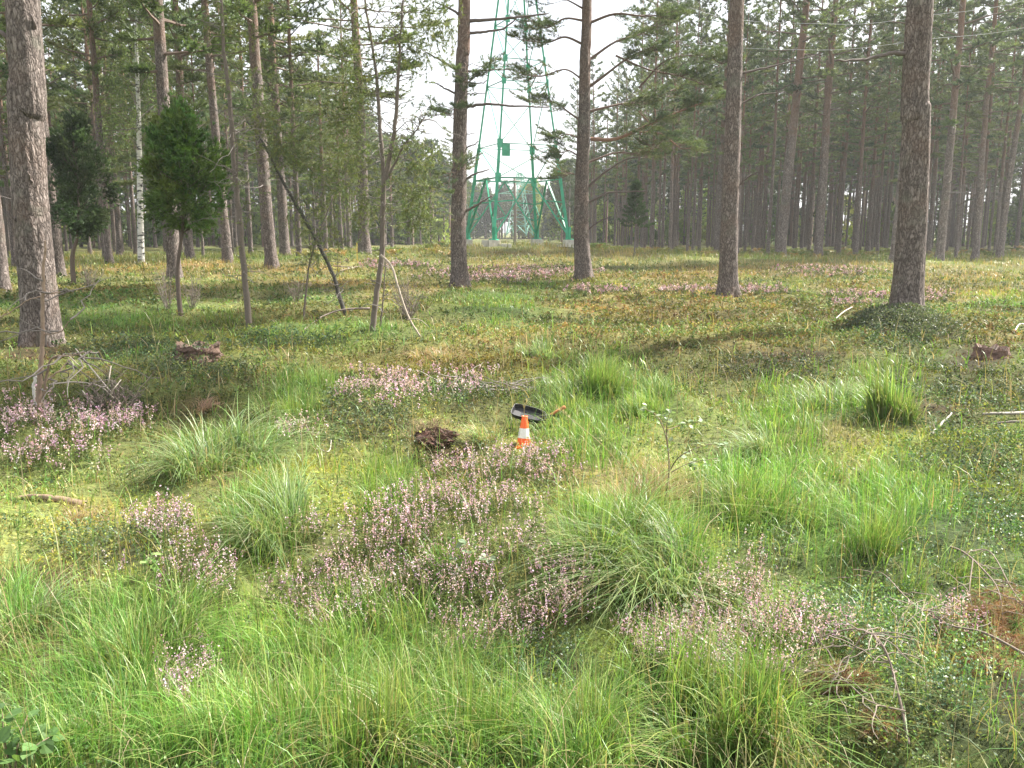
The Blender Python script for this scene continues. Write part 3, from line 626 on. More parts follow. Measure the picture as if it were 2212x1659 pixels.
# the wood beyond, too far to tell its trees apart
def distant(n, name, label, region):
    mb = MB()
    for k in range(n):
        x, y, Hh, bush = region(k); z = float(H(x, y)); tx = rng.normal(0, .01)
        tube(mb, np.array([[x, y, z], [x+tx*5, y, z+Hh*.5], [x+tx*10, y, z+Hh]]), [.17, .11, .03], 5, pick([(.16, .12, .105), (.2, .14, .11), (.13, .11, .10)], 1)[0], 0, False)
        m_ = 420 if not (name.endswith('thicket') and k < 110) else 1100; spr = (not bush) and k % 5 == 0; c0 = (.04 if spr else .42) if not bush else .02; u = rng.random(m_)**.8; th_ = rng.uniform(0, 6.3, m_); rr_ = (1-.7*u**1.6)*(2.5 if not bush else 2.4)*np.sqrt(rng.random(m_))
        P = np.stack([x+np.cos(th_)*rr_, y+np.sin(th_)*rr_, z+Hh*(c0+(1-c0)*u)], 1)
        P = P[(fbm(P[:, 0]*1.1+P[:, 1], P[:, 2]*1.3, k, 2) > .42)]
        cc = pick([(.05, .08, .035), (.065, .095, .04), (.05, .075, .045)] if not bush else [(.18, .27, .06), (.24, .30, .07), (.10, .16, .05)], 1, .2)
        tufts(mb, P, np.stack([np.cos(th_), np.sin(th_), np.ones(m_)], 1)[:len(P)], .55, 4, .2, .8, np.repeat(cc, len(P), 0), 1)
    tag(mb.build(name, [M['twig'], M['needle']], None, False), label, 'forest', None, 'stuff')
def reg(k):
    while True:
        d = math.sqrt(rng.uniform(98**2, 180**2)); a = rng.uniform(-R(38), R(38)); x, y = d*math.sin(a), d*math.cos(a)
        if abs(x) > 7: return x, y, rng.uniform(15, 22) if abs(a) > R(9) else rng.uniform(10, 13), False
def reg2(k):
    if k < 110:
        return rng.uniform(-26, 26), rng.uniform(188, 215), rng.uniform(8, 13.5), k % 2 == 0
    d = rng.uniform(100, 150); a = rng.uniform(-R(37), R(37))
    x = d*math.sin(a); x = x+math.copysign(8, x)
    return x, d*math.cos(a), rng.uniform(2.5, 7), True
distant(620, 'distant_pine_wood', 'hazy pine wood far behind the front trunks', reg)
distant(340, 'distant_green_thicket', 'mixed bright green thicket closing the far end of the power line gap', reg2)

# ---- the near pines, each with its traced trunk and dead limbs
def near_pine(path, r_base, r_top, Hh, crown0, label, dead=(), green=(), Lmax=3.3, sides=40, flare=1.3, seed=1, bark='bark', nl=64):
    """path: pixel points up the trunk, first the foot"""
    f0 = at(*path[0]); Y = f0[1]; r_base *= Y/FP; r_top *= Y/FP
    pp = [f0]+[unproj(px, py, Y) for px, py in path[1:]]
    dv = norm((pp[-1]-pp[0])*np.array([1, 1, 1])); top = pp[-1]+np.array([dv[0]/dv[2]*.5, 0, 1])*(Hh+f0[2]-pp[-1][2])
    pp.append(top); P = spline(pp, 60 if sides > 30 else 30); P[0, 2] -= .15
    z = P[:, 2]-f0[2]; ztop = z.max(); vis = unproj(*path[-1], Y)[2]-f0[2]
    r = np.where(z < vis, r_base+(r_top-r_base)*np.clip(z/vis, 0, 1)**.8, r_top*(1-.8*np.clip((z-vis)/(ztop-vis), 0, 1)))
    r = r*(1+(flare-1)*np.exp(-np.maximum(z, 0)/.28))
    o0 = P-f0
    root = empty('pine_tree', tuple(f0), label, 'pine tree', 'big bare-trunked pines in the clearing')
    tr = MB(); roots = trunk_disp(.09, seed)
    def dsp(Pq, th):
        zz = Pq[:, 2][:, None]; return roots(Pq, th)+.16*np.exp(-np.maximum(zz, 0)/.22)*np.cos(th[None]*5+seed)+.03*(noise2(np.cos(th)[None]*9+0*zz, zz*9+np.sin(th)[None]*9, seed)-.5)*2
    tube(tr, o0, r, sides, (.2, .16, .14), 0, True, dsp); tr.build('trunk', M[bark], root)
    f = lambda zz: np.array([np.interp(zz, z, o0[:, 0]), np.interp(zz, z, o0[:, 1]), zz])
    cr = MB()
    for q in range(nl):
        u = ((q+rng.random())/nl)**.9; zz = crown0+(Hh-crown0)*u*.985; prof = (.35+.65*min(1, u/.22))*(1-.72*u**1.7)
        limb(cr, f(zz), q*2.4+rng.normal(0, .4), Lmax*prof*rng.uniform(.7, 1.1), -.05+.75*u, .1, .04*(1-u)+.015, False, .95, NEED, 12, size=.30, k=8, wd=.07)
    for g in green:        # living limbs seen in the photograph: pixel points, reach towards/away from the viewer, needle density
        pts_, dy, dens = g[:3]; n = len(pts_)
        Q = spline([unproj(px, py, Y+dy*i/(n-1))-f0 for i, (px, py) in enumerate(pts_)], 5); K = len(Q); L_ = np.linalg.norm(np.diff(Q, axis=0), axis=1).sum(); t = np.linspace(0, 1, K)
        rb = g[3] if len(g) > 3 else .035; bc = g[4] if len(g) > 4 else (.13, .085, .065)
        tube(cr, Q, rb*(1-.85*t)+.005, 6, bc, 0, False)
        if dens <= 0: continue
        nsub = int(9+L_*9*dens)
        for s in range(nsub):
            u = .28+.72*rng.random()**.8; p = np.array([np.interp(u, t, Q[:, a]) for a in range(3)]); tg = Q[min(K-1, int(u*(K-1))+1)]-Q[max(0, int(u*(K-1))-1)]
            az = math.atan2(tg[1], tg[0])+rng.choice([-1, 1])*rng.uniform(.3, 1.2)
            limb(cr, p, az, rng.uniform(.4, 1.4)*(1.15-.45*u), rng.uniform(-.35, .5), .05, .010, True, .9, NEED, 8, (.12, .08, .06), wig=.3, size=.12, k=9, wd=.013, tuftn=4, t0=.25, spread=.75)
    if not cr.V: return root
    cr.build('crown', [M['twig'], M['needle']], root, False)
    for pts_, dy, rb in dead:
        n = len(pts_); Q = spline([unproj(px, py, Y+dy*i/(n-1))-f0 for i, (px, py) in enumerate(pts_)], 6); K = len(Q)
        b = MB(); Q = Q+rng.normal(0, .006, Q.shape); tube(b, Q, rb*(1-.7*np.linspace(0, 1, K))+.003, 7, (.115, .09, .08), 0)
        L_ = np.linalg.norm(Q[-1]-Q[0])
        if L_ > .5:
            for s in range(int(3+L_*3)):
                k_ = rng.integers(K//3, K); limb(b, Q[k_], rng.uniform(0, 6.3), rng.uniform(.1, .35), rng.uniform(-.3, .6), -.1, .006, False, 0, barkc=(.12, .10, .09), wig=.4)
        b.build('dead_branch', M['twig'], root, True)
    return root
near_pine([(90, 742), (80, 600), (64, 400), (54, 200), (48, 0)], 37, 31, 19, 11, 'massive rough-barked pine at the left edge, the nearest trunk',
          dead=[([(70, 505), (42, 490), (30, 470)], -.2, .03), ([(36, 300), (10, 290), (-10, 270)], 0, .03), ([(66, 85), (76, 60), (66, 30)], -.15, .03), ([(90, 420), (70, 395), (60, 372)], -.3, .025),
                ([(20, 83), (-4, 66), (-30, 60)], 0, .035)], seed=3, sides=72, flare=1.2)
near_pine([(993, 620), (990, 500), (992, 400), (994, 260), (999, 120), (1003, 0)], 18, 12, 20, 10, 'bare-trunked pine left of the green pylon, second from the left of the clearing trunks',
          dead=[([(1004, 388), (1025, 376), (1057, 366)], -.3, .035), ([(1004, 457), (1030, 443), (1063, 423)], -.4, .04), ([(1008, 231), (1050, 225), (1110, 229), (1185, 232)], -1.0, .045),
                ([(1012, 45), (1060, 42), (1120, 37), (1182, 29)], -.8, .05), ([(1012, 72), (1050, 68), (1090, 60), (1120, 35)], -.6, .04), ([(1005, 178), (1040, 180), (1050, 174)], -.4, .02),
                ([(1006, 203), (1025, 203), (1048, 202)], -.4, .02), ([(1005, 320), (1025, 312), (1032, 305)], -.3, .02), ([(1006, 290), (1026, 288)], 0, .015),
                ([(990, 152), (960, 135), (920, 112)], -.5, .04), ([(990, 205), (960, 190), (935, 176)], -.5, .03), ([(996, 35), (975, 20), (940, 5)], -.4, .04), ([(985, 385), (975, 378)], 0, .02),
                ([(1006, 155), (1045, 152), (1100, 150)], -.4, .03)],
          green=[([(1000, 130), (1010, 150), (1008, 200)], -1.0, .25, .01), ([(996, 200), (985, 230), (980, 260)], -.8, .3, .01), ([(990, 330), (975, 370), (965, 420)], -.8, .35, .01)], seed=7)
near_pine([(1262, 604), (1256, 500), (1257, 400), (1262, 250), (1264, 120), (1268, 0)], 18, 9.5, 19, 9, 'pine with spreading low needle-covered limbs right of the green pylon',
          dead=[([(1270, 403), (1310, 370), (1355, 343), (1380, 340)], -.5, .045), ([(1271, 438), (1310, 418), (1350, 415), (1395, 412)], -.5, .04), ([(1270, 496), (1295, 478), (1320, 468)], -.4, .03),
                ([(1268, 220), (1250, 200), (1235, 180)], -.3, .02)],
          green=[([(1275, 186), (1310, 160), (1350, 130), (1400, 105), (1460, 90)], -1.5, .75, .05), ([(1276, 300), (1330, 300), (1400, 270), (1470, 240), (1540, 212)], -1.2, .7, .06, (.22, .12, .08)),
                 ([(1272, 130), (1330, 90), (1390, 70), (1450, 20)], .8, .7, .045), ([(1330, 120), (1400, 150), (1470, 165), (1530, 185)], -.6, .9, .03), ([(1272, 50), (1330, 30), (1400, 35), (1470, 20)], -1, .7, .045),
                 ([(1262, 45), (1220, 40), (1180, 60), (1140, 40)], .5, .55, .035), ([(1258, 95), (1220, 80), (1180, 92), (1120, 85)], -.8, .45, .04), ([(1256, 170), (1220, 150), (1170, 165), (1130, 160)], .5, .5, .03),
                 ([(1256, 262), (1225, 240), (1200, 222), (1160, 222)], -.5, .55, .035), ([(1254, 300), (1225, 290), (1200, 300)], .6, .7, .025), ([(1254, 340), (1225, 325), (1205, 350)], -.4, .6, .025),
                 ([(1380, 285), (1430, 290), (1470, 320), (1500, 318)], -.2, .6, .025, (.22, .12, .08)), ([(1380, 240), (1420, 290), (1400, 330)], -.2, .35, .02, (.2, .12, .08)),
                 ([(1272, 350), (1330, 330), (1390, 330), (1440, 300)], .8, .5, .03), ([(1262, 20), (1225, 0), (1190, -10)], -.5, .6, .03), ([(1275, 240), (1340, 225), (1410, 215), (1500, 170)], 1.2, .7, .04),
                 ([(1256, 385), (1235, 375), (1215, 385)], .3, .4, .02), ([(1380, 190), (1440, 130), (1520, 120), (1560, 140)], -1.0, .8, .03)], seed=11)
near_pine([(1572, 638), (1575, 500), (1581, 330), (1587, 150), (1592, 0)], 20.5, 14, 21, 11.5, 'tall straight bare pine trunk, second from the right in the clearing',
          dead=[([(1596, 400), (1620, 380), (1640, 370)], -.3, .025), ([(1600, 225), (1640, 205), (1690, 200)], -.3, .025), ([(1602, 160), (1680, 140), (1760, 120)], -.4, .03), ([(1570, 1), (1540, -10)], 0, .03), ([(1574, 261), (1560, 262)], 0, .02)], seed=15)
near_pine([(1957, 690), (1963, 600), (1972, 450), (1980, 250), (1988, 0)], 31, 25, 20, 10.5, 'thick bare pine trunk rising from a bilberry mound on the right',
          dead=[([(1962, 117), (1920, 116), (1870, 128), (1805, 131)], -.3, .035), ([(1958, 252), (1946, 251)], 0, .02), ([(1962, 188), (1945, 186)], 0, .02), ([(1958, 392), (1940, 390)], 0, .02)], seed=19, sides=64, flare=1.35)

# ---- junipers
def juniper(foot, cx0, cy0, cx1, cy1, label, cols, seed, stem_r=.035, n=1500, stemx=None, gaps=.38, tipc=1.25):
    f0 = at(*foot); Y = f0[1]; root = empty('juniper', tuple(f0), label, 'juniper', 'junipers')
    a = unproj(cx0, cy1, Y)-f0; b = unproj(cx1, cy0, Y)-f0; c = (a+b)/2; rx = (b[0]-a[0])/2; rz = (b[2]-a[2])/2
    tr = MB(); tp = spline([[0, 0, -.1], [rng.normal(0, .03), 0, a[2]*.5], [c[0]*.7, 0, a[2]], [c[0], 0, c[2]], [c[0]*.8, 0, c[2]+rz*.8]], 8)
    tube(tr, tp, np.linspace(stem_r*1.3, .008, len(tp)), 10, (.12, .09, .07), 0, True, trunk_disp(.3, seed)); tr.build('trunk', M['twig'], root)
    cr = MB()
    # limbs holding boughs
    nb = 64; TP = []; TD = []; TC = []
    for q in range(nb):
        u = rng.uniform(-1, .97); th_ = rng.uniform(0, 6.3); vv = (u+1)/2; wd_ = max(.05, math.sin(math.pi*max(vv, .03)**.72))**.8*rng.uniform(.8, 1.12)
        tgt = c+np.array([math.cos(th_)*rx*wd_, math.sin(th_)*rx*wd_, u*rz])*np.array([1, 1, 0])*rng.uniform(.55, .98)+np.array([0, 0, u*rz])
        st = np.array([np.interp(tgt[2]-.25*rz, tp[:, 2], tp[:, 0]), 0, max(a[2]*.9, tgt[2]-.35*rz)])
        tube(cr, np.array([st, (st+tgt)/2-np.array([0, 0, .03]), tgt]), [.012, .008, .004], 4, (.11, .085, .065), 0, False)
        m_ = n//nb; rr_ = rng.uniform(.10, .24)*rx; pt = tgt+rng.normal(0, 1, (m_, 3))*np.array([rr_, rr_, rr_*1.25])*.62-np.array([0, 0, .2*rr_]); out_ = (pt-c)/np.array([rx, rx, rz])
        TP.append(pt); TD.append(out_+np.array([0, 0, .8])+rng.normal(0, .2, (m_, 3))); TC.append(np.repeat(pick(cols, 1, .35), m_, 0)*rng.uniform(.7, 1.35, (m_, 1)))
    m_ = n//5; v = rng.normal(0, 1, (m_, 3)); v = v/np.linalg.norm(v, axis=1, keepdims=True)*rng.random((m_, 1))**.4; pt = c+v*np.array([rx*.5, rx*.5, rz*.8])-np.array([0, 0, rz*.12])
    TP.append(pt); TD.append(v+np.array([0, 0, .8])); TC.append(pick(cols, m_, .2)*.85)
    TP = np.concatenate(TP); TD = np.concatenate(TD); TC = np.concatenate(TC)
    tufts(cr, TP, TD, .12, 8, .024, .5, TC, 1)
    cr.build('crown', [M['twig'], M['needle']], root, False); return root
juniper((159, 614), 100, 248, 235, 497, 'dark green juniper left of the bright one, near the big left trunk', [(.045, .08, .028), (.06, .10, .035), (.035, .062, .024)], 3, .06, 5200)
juniper((391, 682), 305, 232, 486, 484, 'bright green rounded juniper on a thin bare stem', [(.08, .15, .035), (.10, .18, .04), (.06, .12, .03), (.12, .19, .04)], 5, .038, 3600)
# small young pine on the right of the pylon
f0 = at(1370, 553); Yt = f0[1]; root = empty('young_pine', tuple(f0), 'small young pine standing alone before the right stand', 'young tree')
tr = MB(); tube(tr, spline([[0, 0, -.1], [.02, 0, 1.2], [0, 0, 3.4]], 8), np.linspace(.05, .01, 17), 8, (.13, .11, .1)); tr.build('trunk', M['twig'], root)
cr = MB()
for q in range(46):
    u = (q+.5)/46; limb(cr, np.array([0, 0, 1.35+2.35*u]), q*2.4, (.75*(1-u)+.12)*rng.uniform(.7, 1.1), .15+.5*u, .1, .01, True, 1, [(.055, .10, .035), (.045, .08, .03)], 7, size=.17, k=8, wd=.03, t0=.15)
cr.build('crown', [M['twig'], M['needle']], root, False)

# ---- birch
f0 = at(305, 567); Yt = f0[1]; root = empty('birch_tree', tuple(f0), 'slim white-barked birch with fine drooping leaves on the left', 'birch')
bp = [unproj(px, py, Yt)-f0 for px, py in ((305, 567), (303, 450), (301, 330), (298, 200), (294, 90), (290, -40))]+[np.array([-.6, .2, 15.5])]
tp = spline(bp, 10); tr = MB(); tube(tr, tp, np.linspace(.15, .02, len(tp)), 14, (.6, .6, .56), 0, True, trunk_disp(.08, 4)); tr.build('trunk', M['birch'], root)
cr = MB()
for q in range(70):
    zz = 4.5+10.5*(q/70); s0 = np.array([np.interp(zz, tp[:, 2], tp[:, a]) for a in (0, 1)]+[zz]); L_ = rng.uniform(1.2, 2.6)*(1-.5*q/70); az = q*2.4
    Q = limb(cr, s0, az, L_, .7, -.35, .02, False, 0, barkc=(.2, .16, .14))
    for e in range(9):
        p = Q[rng.integers(3, 8)]+rng.normal(0, .15, 3); m_ = 26; dn = np.linspace(0, rng.uniform(.5, 1.6), m_)
        P = p-np.array([0, 0, 1.])*dn[:, None]+rng.normal(0, .07, (m_, 3)); leaves(cr, P, rng.normal(0, 1, (m_, 3))-np.array([0, 0, .6]), .085, .06, pick([(.10, .15, .045), (.13, .18, .05), (.09, .13, .045)], m_, .2), 1)
cr.build('crown', [M['twig'], M['leaf']], root, False)

# ---- scraggly, half-dead stems
DEADW = (.13, .105, .085)
def scrag(foot, stems, label, name='dead_tree', cat='dead tree', twigs=(), leafy=(), group=None, colr=DEADW, leafc=((.13, .17, .055), (.17, .20, .065), (.10, .14, .05)), droop=0):
    """stems: (pixel path, radius at start, radius at end, depth change, twig count)"""
    f0 = at(*foot); Y = f0[1]; root = empty(name, tuple(f0), label, cat, group); first = True; cr = MB()
    for path, r0, r1, dy, nt_ in stems:
        n = len(path); Q = spline([unproj(px, py, Y+dy*i/(n-1))-f0 for i, (px, py) in enumerate(path)], 8); K = len(Q)
        if first: Q[0] = (0, 0, -.08)
        s = MB(); tube(s, Q+rng.normal(0, .004, Q.shape), np.linspace(r0, r1, K), 9, colr, 0, True, trunk_disp(.35, 3))
        s.build('trunk' if first else 'stem', M['twig'], root); first = False
        for q in range(nt_):
            k_ = rng.integers(K//6, K); limb(cr, Q[k_], rng.uniform(0, 6.3), rng.uniform(.15, .75), rng.uniform(-.5, .7), rng.uniform(-.4, .3), .007, False, 0, barkc=(.15, .13, .115), wig=.5)
    for cx_, cy_, rx_, ry_, n_, dz in leafy:     # sparse sprays of scale foliage round that spot
        C0 = unproj(cx_, cy_, Y+dz)-f0; sx_ = rx_/FP*Y; sz_ = ry_/FP*Y
        for q in range(n_):
            v = rng.normal(0, .5, 3); p = C0+v*np.array([sx_, sx_, sz_]); a = rng.uniform(0, 6.3); l_ = rng.uniform(.15, .38)
            e = rng.uniform(-.9, .3)-droop; D = np.array([math.cos(a)*math.cos(e), math.sin(a)*math.cos(e), math.sin(e)])
            PP = p+D*np.linspace(0, l_, 5)[:, None]+rng.normal(0, .01, (5, 3)); tube(cr, PP, [.004, .003, .003, .002, .002], 3, (.12, .10, .07), 0, False)
            tufts(cr, np.repeat(PP, 2, 0), np.repeat(D[None], 10, 0), .075, 5, .010, .7, np.repeat(pick(leafc, 1, .2), 10, 0), 1)
    if cr.V: cr.build('crown' if leafy else 'twigs', [M['twig'], M['needle']], root, False)
    return root
scrag((539, 711), [([(539, 711), (530, 610), (520, 500), (508, 375), (497, 234), (484, 110), (478, -10)], .055, .022, 0, 70), ([(508, 420), (513, 330), (500, 250)], .018, .006, -.2, 20)],
      'upright scraggly bare stem with fine dead twigs, between the bright juniper and the slanting stem', leafy=[(500, 30, 60, 60, 60, .2), (540, 190, 55, 60, 40, 0), (455, 60, 50, 60, 40, .3), (535, 420, 30, 110, 14, 0)])
scrag((748, 682), [([(748, 682), (733, 640), (722, 600), (690, 530), (650, 460), (610, 390), (570, 310), (534, 262)], .045, .018, .5, 46)],
      'long bare dark stem slanting down to the right with drooping foliage at its top', 'leaning_juniper', 'juniper', leafy=[(610, 290, 70, 60, 120, .3), (700, 420, 70, 80, 110, .4), (570, 250, 45, 30, 50, 0), (640, 340, 60, 40, 80, .2), (740, 360, 60, 90, 60, .5)], droop=.3, colr=(.055, .05, .04))
scrag((656, 688), [([(656, 688), (662, 620), (668, 575), (684, 516), (718, 430), (745, 330)], .022, .008, .2, 26)],
      'thin crooked grey stem under the slanting one', 'young_juniper', 'juniper', leafy=[(690, 520, 55, 50, 50, 0), (740, 300, 60, 70, 60, .2)])
scrag((805, 714), [([(805, 714), (813, 640), (826, 548), (826, 470), (829, 389), (820, 260), (810, 141), (790, 10), (785, -60)], .05, .012, .1, 60), ([(829, 395), (850, 300), (858, 200), (864, 100), (872, -20)], .036, .012, -.2, 50),
      ([(829, 400), (870, 320), (900, 280), (925, 240)], .018, .005, -.3, 20), ([(820, 712), (828, 640), (833, 560)], .015, .008, -.1, 4)],
      'tall forked juniper with two thin bare stems and sparse yellow-green foliage', 'forked_juniper', 'juniper',
      leafy=[(870, 90, 60, 110, 130, 0), (760, 120, 60, 130, 150, .3), (905, 440, 50, 60, 90, -.2), (770, 350, 60, 80, 90, .3), (900, 330, 60, 60, 70, 0), (790, 450, 50, 60, 50, .3), (950, 60, 50, 60, 60, .2), (740, 230, 60, 60, 80, .3)], droop=.35)
# pale broken limb leaning on the forked juniper
def stick(name, label, cat, paths, group=None, colr=(.34, .28, .21), mat='wood', lift=0.0, onground=True):
    """paths: list of (list of (px, py, height above ground or None to use distance of first)), r0, r1)"""
    f0 = at(paths[0][0][0][0], paths[0][0][0][1]); mb = MB()
    for path, r0, r1 in paths:
        Q = []
        for q in path:
            if len(q) == 3: p = at(q[0], q[1]); p = p+np.array([0, 0, q[2]])
            else: p = unproj(q[0], q[1], f0[1]+q[3])
            Q.append(p-f0)
        Q = spline(Q, 6); K = len(Q); tube(mb, Q+rng.normal(0, r0*.15, Q.shape), np.linspace(r0, r1, K), 7, colr, 0, True, trunk_disp(.3, 9))
    o = mb.build(name, M[mat], None, True, tuple(f0)); tag(o, label, cat, group); return o
stick('broken_branch', 'pale broken branch leaning from the forked juniper to the ground', 'dead branch', [([(908, 728, .0), (880, 680, 0, -.05), (858, 615, 0, -.1), (845, 575, 0, -.1), (822, 550, 0, -.1)], .014, .02), ([(880, 690, 0, -.05), (905, 690, 0, -.2), (925, 705, 0, -.3)], .008, .003)], colr=(.36, .30, .24))
stick('fallen_branch', 'dark bowed branch lying on the ground between the slanting stem and the forked juniper', 'dead branch', [([(655, 718, .03), (700, 694, .10), (745, 683, .12), (800, 677, .10)], .012, .02), ([(700, 660, 0, .0), (740, 640, 0, 0.), (770, 630, 0, 0)], .005, .003)], colr=(.13, .10, .085))

# dead sapling at the left, in front of the big pine
scrag((85, 905), [([(85, 905), (86, 820), (92, 740), (92, 640), (95, 560), (99, 520)], .024, .008, 0, 3), ([(92, 860), (110, 780), (150, 768), (200, 758)], .012, .004, -.3, 8), ([(90, 830), (130, 800), (150, 775)], .008, .004, .2, 4),
      ([(92, 722), (130, 716), (152, 690)], .007, .003, -.1, 3), ([(93, 634), (125, 632), (150, 628)], .009, .004, .1, 3), ([(93, 640), (60, 648), (20, 676), (-10, 690)], .006, .003, 0, 2)],
      'thin dead sapling with bare side branches standing before the big left pine', 'dead_sapling', 'dead sapling', colr=(.25, .18, .13))
stick('broken_stick', 'short bleached broken stick standing against the foot of the dead sapling', 'stick', [([(86, 893, 0), (76, 865, 0, .0), (73, 840, 0, .0), (78, 812, 0, 0)], .016, .013)], colr=(.55, .52, .47))
stick('dead_branches', 'forked bare grey branch lying on the heather right of the dead sapling', 'dead branch',
      [([(330, 933, .02), (280, 905, .06), (230, 870, .16), (170, 822, .34)], .010, .006), ([(110, 858, .12), (170, 862, .16), (220, 868, .14), (250, 888, .1)], .008, .006), ([(222, 868, .14), (232, 832, 0, .1), (240, 790, 0, .1)], .006, .004),
       ([(180, 868, .1), (215, 905, .08), (245, 930, .02)], .007, .004), ([(250, 885, .1), (240, 850, 0, 0), (262, 820, 0, 0)], .005, .003), ([(150, 770, 0, 0), (175, 790, 0, 0), (185, 760, 0, 0)], .004, .002), ([(205, 850, .1), (240, 850, .12), (268, 862, .1)], .005, .003)], colr=(.36, .31, .26))
stick('fallen_log', 'weathered split log half sunk in the moss at the left', 'log', [([(22, 1080, .005), (60, 1079, .015), (110, 1082, .02), (182, 1092, .005)], .008, .026), ([(90, 1084, .0), (150, 1086, .01), (186, 1094, .0)], .008, .012)], colr=(.22, .15, .10))
stick('grey_pole', 'upper of two grey weathered poles lying at the right edge', 'log', [([(2120, 908, .05), (2170, 909, .06), (2240, 907, .06)], .011, .018)], colr=(.25, .225, .19), group='grey poles lying at the right edge')
stick('grey_pole', 'lower of two grey weathered poles lying at the right edge', 'log', [([(2150, 922, .03), (2190, 925, .05), (2240, 925, .04)], .008, .013)], colr=(.22, .19, .16), group='grey poles lying at the right edge')
stick('bleached_stick', 'bleached white stick slanting in the moss near the right edge', 'stick', [([(2012, 942, .01), (2030, 930, .04), (2055, 912, .08)], .015, .006)], colr=(.45, .42, .36))
stick('bent_root', 'pale curled root lying at the right border beyond the bilberries', 'root', [([(2240, 716, .04), (2205, 712, .1), (2190, 722, .03)], .014, .012)], colr=(.45, .4, .34))
stick('forked_twig', 'small bleached forked twig on the ground left of the soil clod', 'twig', [([(682, 966, .02), (695, 978, .02), (712, 980, .02), (716, 965, .05)], .004, .0025)], colr=(.4, .36, .31))
stick('dead_branch', 'long dead branch on the ground left of the second trunk, in front of the mound', 'dead branch', [([(720, 577, .05), (760, 583, .1), (820, 580, .06)], .03, .015), ([(735, 588, .05), (790, 577, .1)], .02, .01)], colr=(.16, .12, .1))
stick('pale_branch', 'pale broken branch lying in the rust-coloured bilberries before the right pine', 'dead branch', [([(1805, 692, .03), (1822, 683, .08), (1840, 676, .12)], .012, .008), ([(1750, 664, .04), (1772, 676, .05)], .008, .005)], colr=(.42, .37, .31))

# bare twiggy shrubs
for px, py, hh, ww, nn, lab in ((195, 625, .75, .55, 34, 'bare twiggy shrub right of the dark juniper stem'), (362, 668, .9, .28, 26, 'cluster of thin bare upright twigs just left of the bright juniper stem'),
        (415, 665, .7, .4, 26, 'bare brown twigs at the right foot of the bright juniper'), (880, 690, .8, .5, 40, 'grey leafless shrub beside the pale broken branch'), (640, 650, .6, .5, 24, 'low bare twigs between the scraggly stem and the crooked grey stem'),
        (240, 905, .35, .4, 30, 'low bare twiggy bush behind the forked grey branch')):
    f0 = at(px, py); mb = MB()
    for q in range(nn):
        a = rng.uniform(0, 6.3); L_ = hh*rng.uniform(.4, 1.1); lean_ = rng.uniform(0, ww/hh)
        Q = np.array([math.cos(a)*.05, math.sin(a)*.05, 0])+np.linspace(0, 1, 7)[:, None]*np.array([math.cos(a)*lean_*L_, math.sin(a)*lean_*L_, L_])+np.cumsum(rng.normal(0, .012, (7, 3)), 0)
        tube(mb, Q, np.linspace(.006, .0018, 7), 4, pick([(.16, .13, .11), (.11, .085, .07), (.2, .17, .14)], 1)[0], 0, False)
        for e in range(3): limb(mb, Q[rng.integers(2, 6)], rng.uniform(0, 6.3), rng.uniform(.08, .25), rng.uniform(0, .9), .1, .0025, False, 0, barkc=(.14, .11, .09), wig=.3)
    tag(mb.build('bare_shrub', M['twig'], None, True, tuple(f0)), lab, 'shrub', 'bare twiggy shrubs')
# grey brush heap behind the cone
mb = MB(); f0 = at(1060, 850)
for q in range(90):
    a = rng.uniform(-.9, .9)+(math.pi if rng.random() < .5 else 0); st = np.array([rng.normal(0, .30), rng.normal(0, .16), rng.uniform(0, .08)])
    limb(mb, st, a, rng.uniform(.2, .55), rng.uniform(-.1, .5), -.15, .006, False, 0, barkc=pick([(.2, .17, .15), (.3, .27, .24), (.12, .10, .09)], 1)[0], wig=.4)
tag(mb.build('brush_heap', M['twig'], None, True, tuple(f0)), 'low tangle of dead grey twigs behind the traffic cone', 'brush heap')

# dead pine branches with brown needles, bottom right
def deadpine(label, paths, needles, group='fallen pine branches with brown needles'):
    f0 = at(*paths[0][0][0][:2]); root = empty('fallen_pine_branch', tuple(f0), label, 'dead branch', group); b = MB(); nd = MB()
    for path, r0 in paths:
        Q = []
        for q in path: p = at(q[0], q[1]+q[2]*0)-f0; p[2] += q[2]; Q.append(p)
        Q = spline(Q, 6); K = len(Q); tube(b, Q, np.linspace(r0*.6, .0015, K), 6, (.15, .115, .09))
        for e in range(12): limb(b, Q[rng.integers(K//4, K)], rng.uniform(0, 6.3), rng.uniform(.06, .18), rng.uniform(-.4, .4), -.2, .0012, False, 0, barkc=(.19, .15, .12), wig=.4)
    for px, py, rx, ry, n_, hh in needles:
        C0 = at(px, py)-f0; Y = C0[1]+f0[1]
        p = C0+rng.normal(0, .5, (n_, 3))*np.array([rx/FP*Y, ry/FP*Y*1.3, hh]); p[:, 2] = C0[2]+np.abs(p[:, 2]-C0[2])+.02
        D = np.stack([rng.normal(-.4, .5, n_), rng.normal(-.3, .5, n_), rng.normal(-.25, .4, n_)], 1)
        tufts(nd, p, D, .06, 9, .0022, .45, pick([(.25, .135, .075), (.20, .12, .07), (.30, .19, .11), (.17, .11, .07)], n_, .2))
    b.build('branch', M['twig'], root, True); nd.build('needles', M['heather'], root, False)
deadpine('fallen dead pine branch with rusty needle bunches at the right border, topmost of three', [([(2048, 1232, .12), (2075, 1262, .16), (2110, 1285, .14), (2150, 1330, .12), (2165, 1385, .06)], .010), ([(2075, 1262, .16), (2130, 1270, .18), (2180, 1330, .12), (2225, 1370, .08)], .006), ([(2095, 1275, .15), (2090, 1330, .1), (2110, 1370, .05)], .005)],
         [(2130, 1350, 60, 50, 240, .10), (2070, 1390, 55, 40, 150, .07), (2170, 1410, 60, 50, 200, .08), (2200, 1330, 40, 60, 120, .1)])
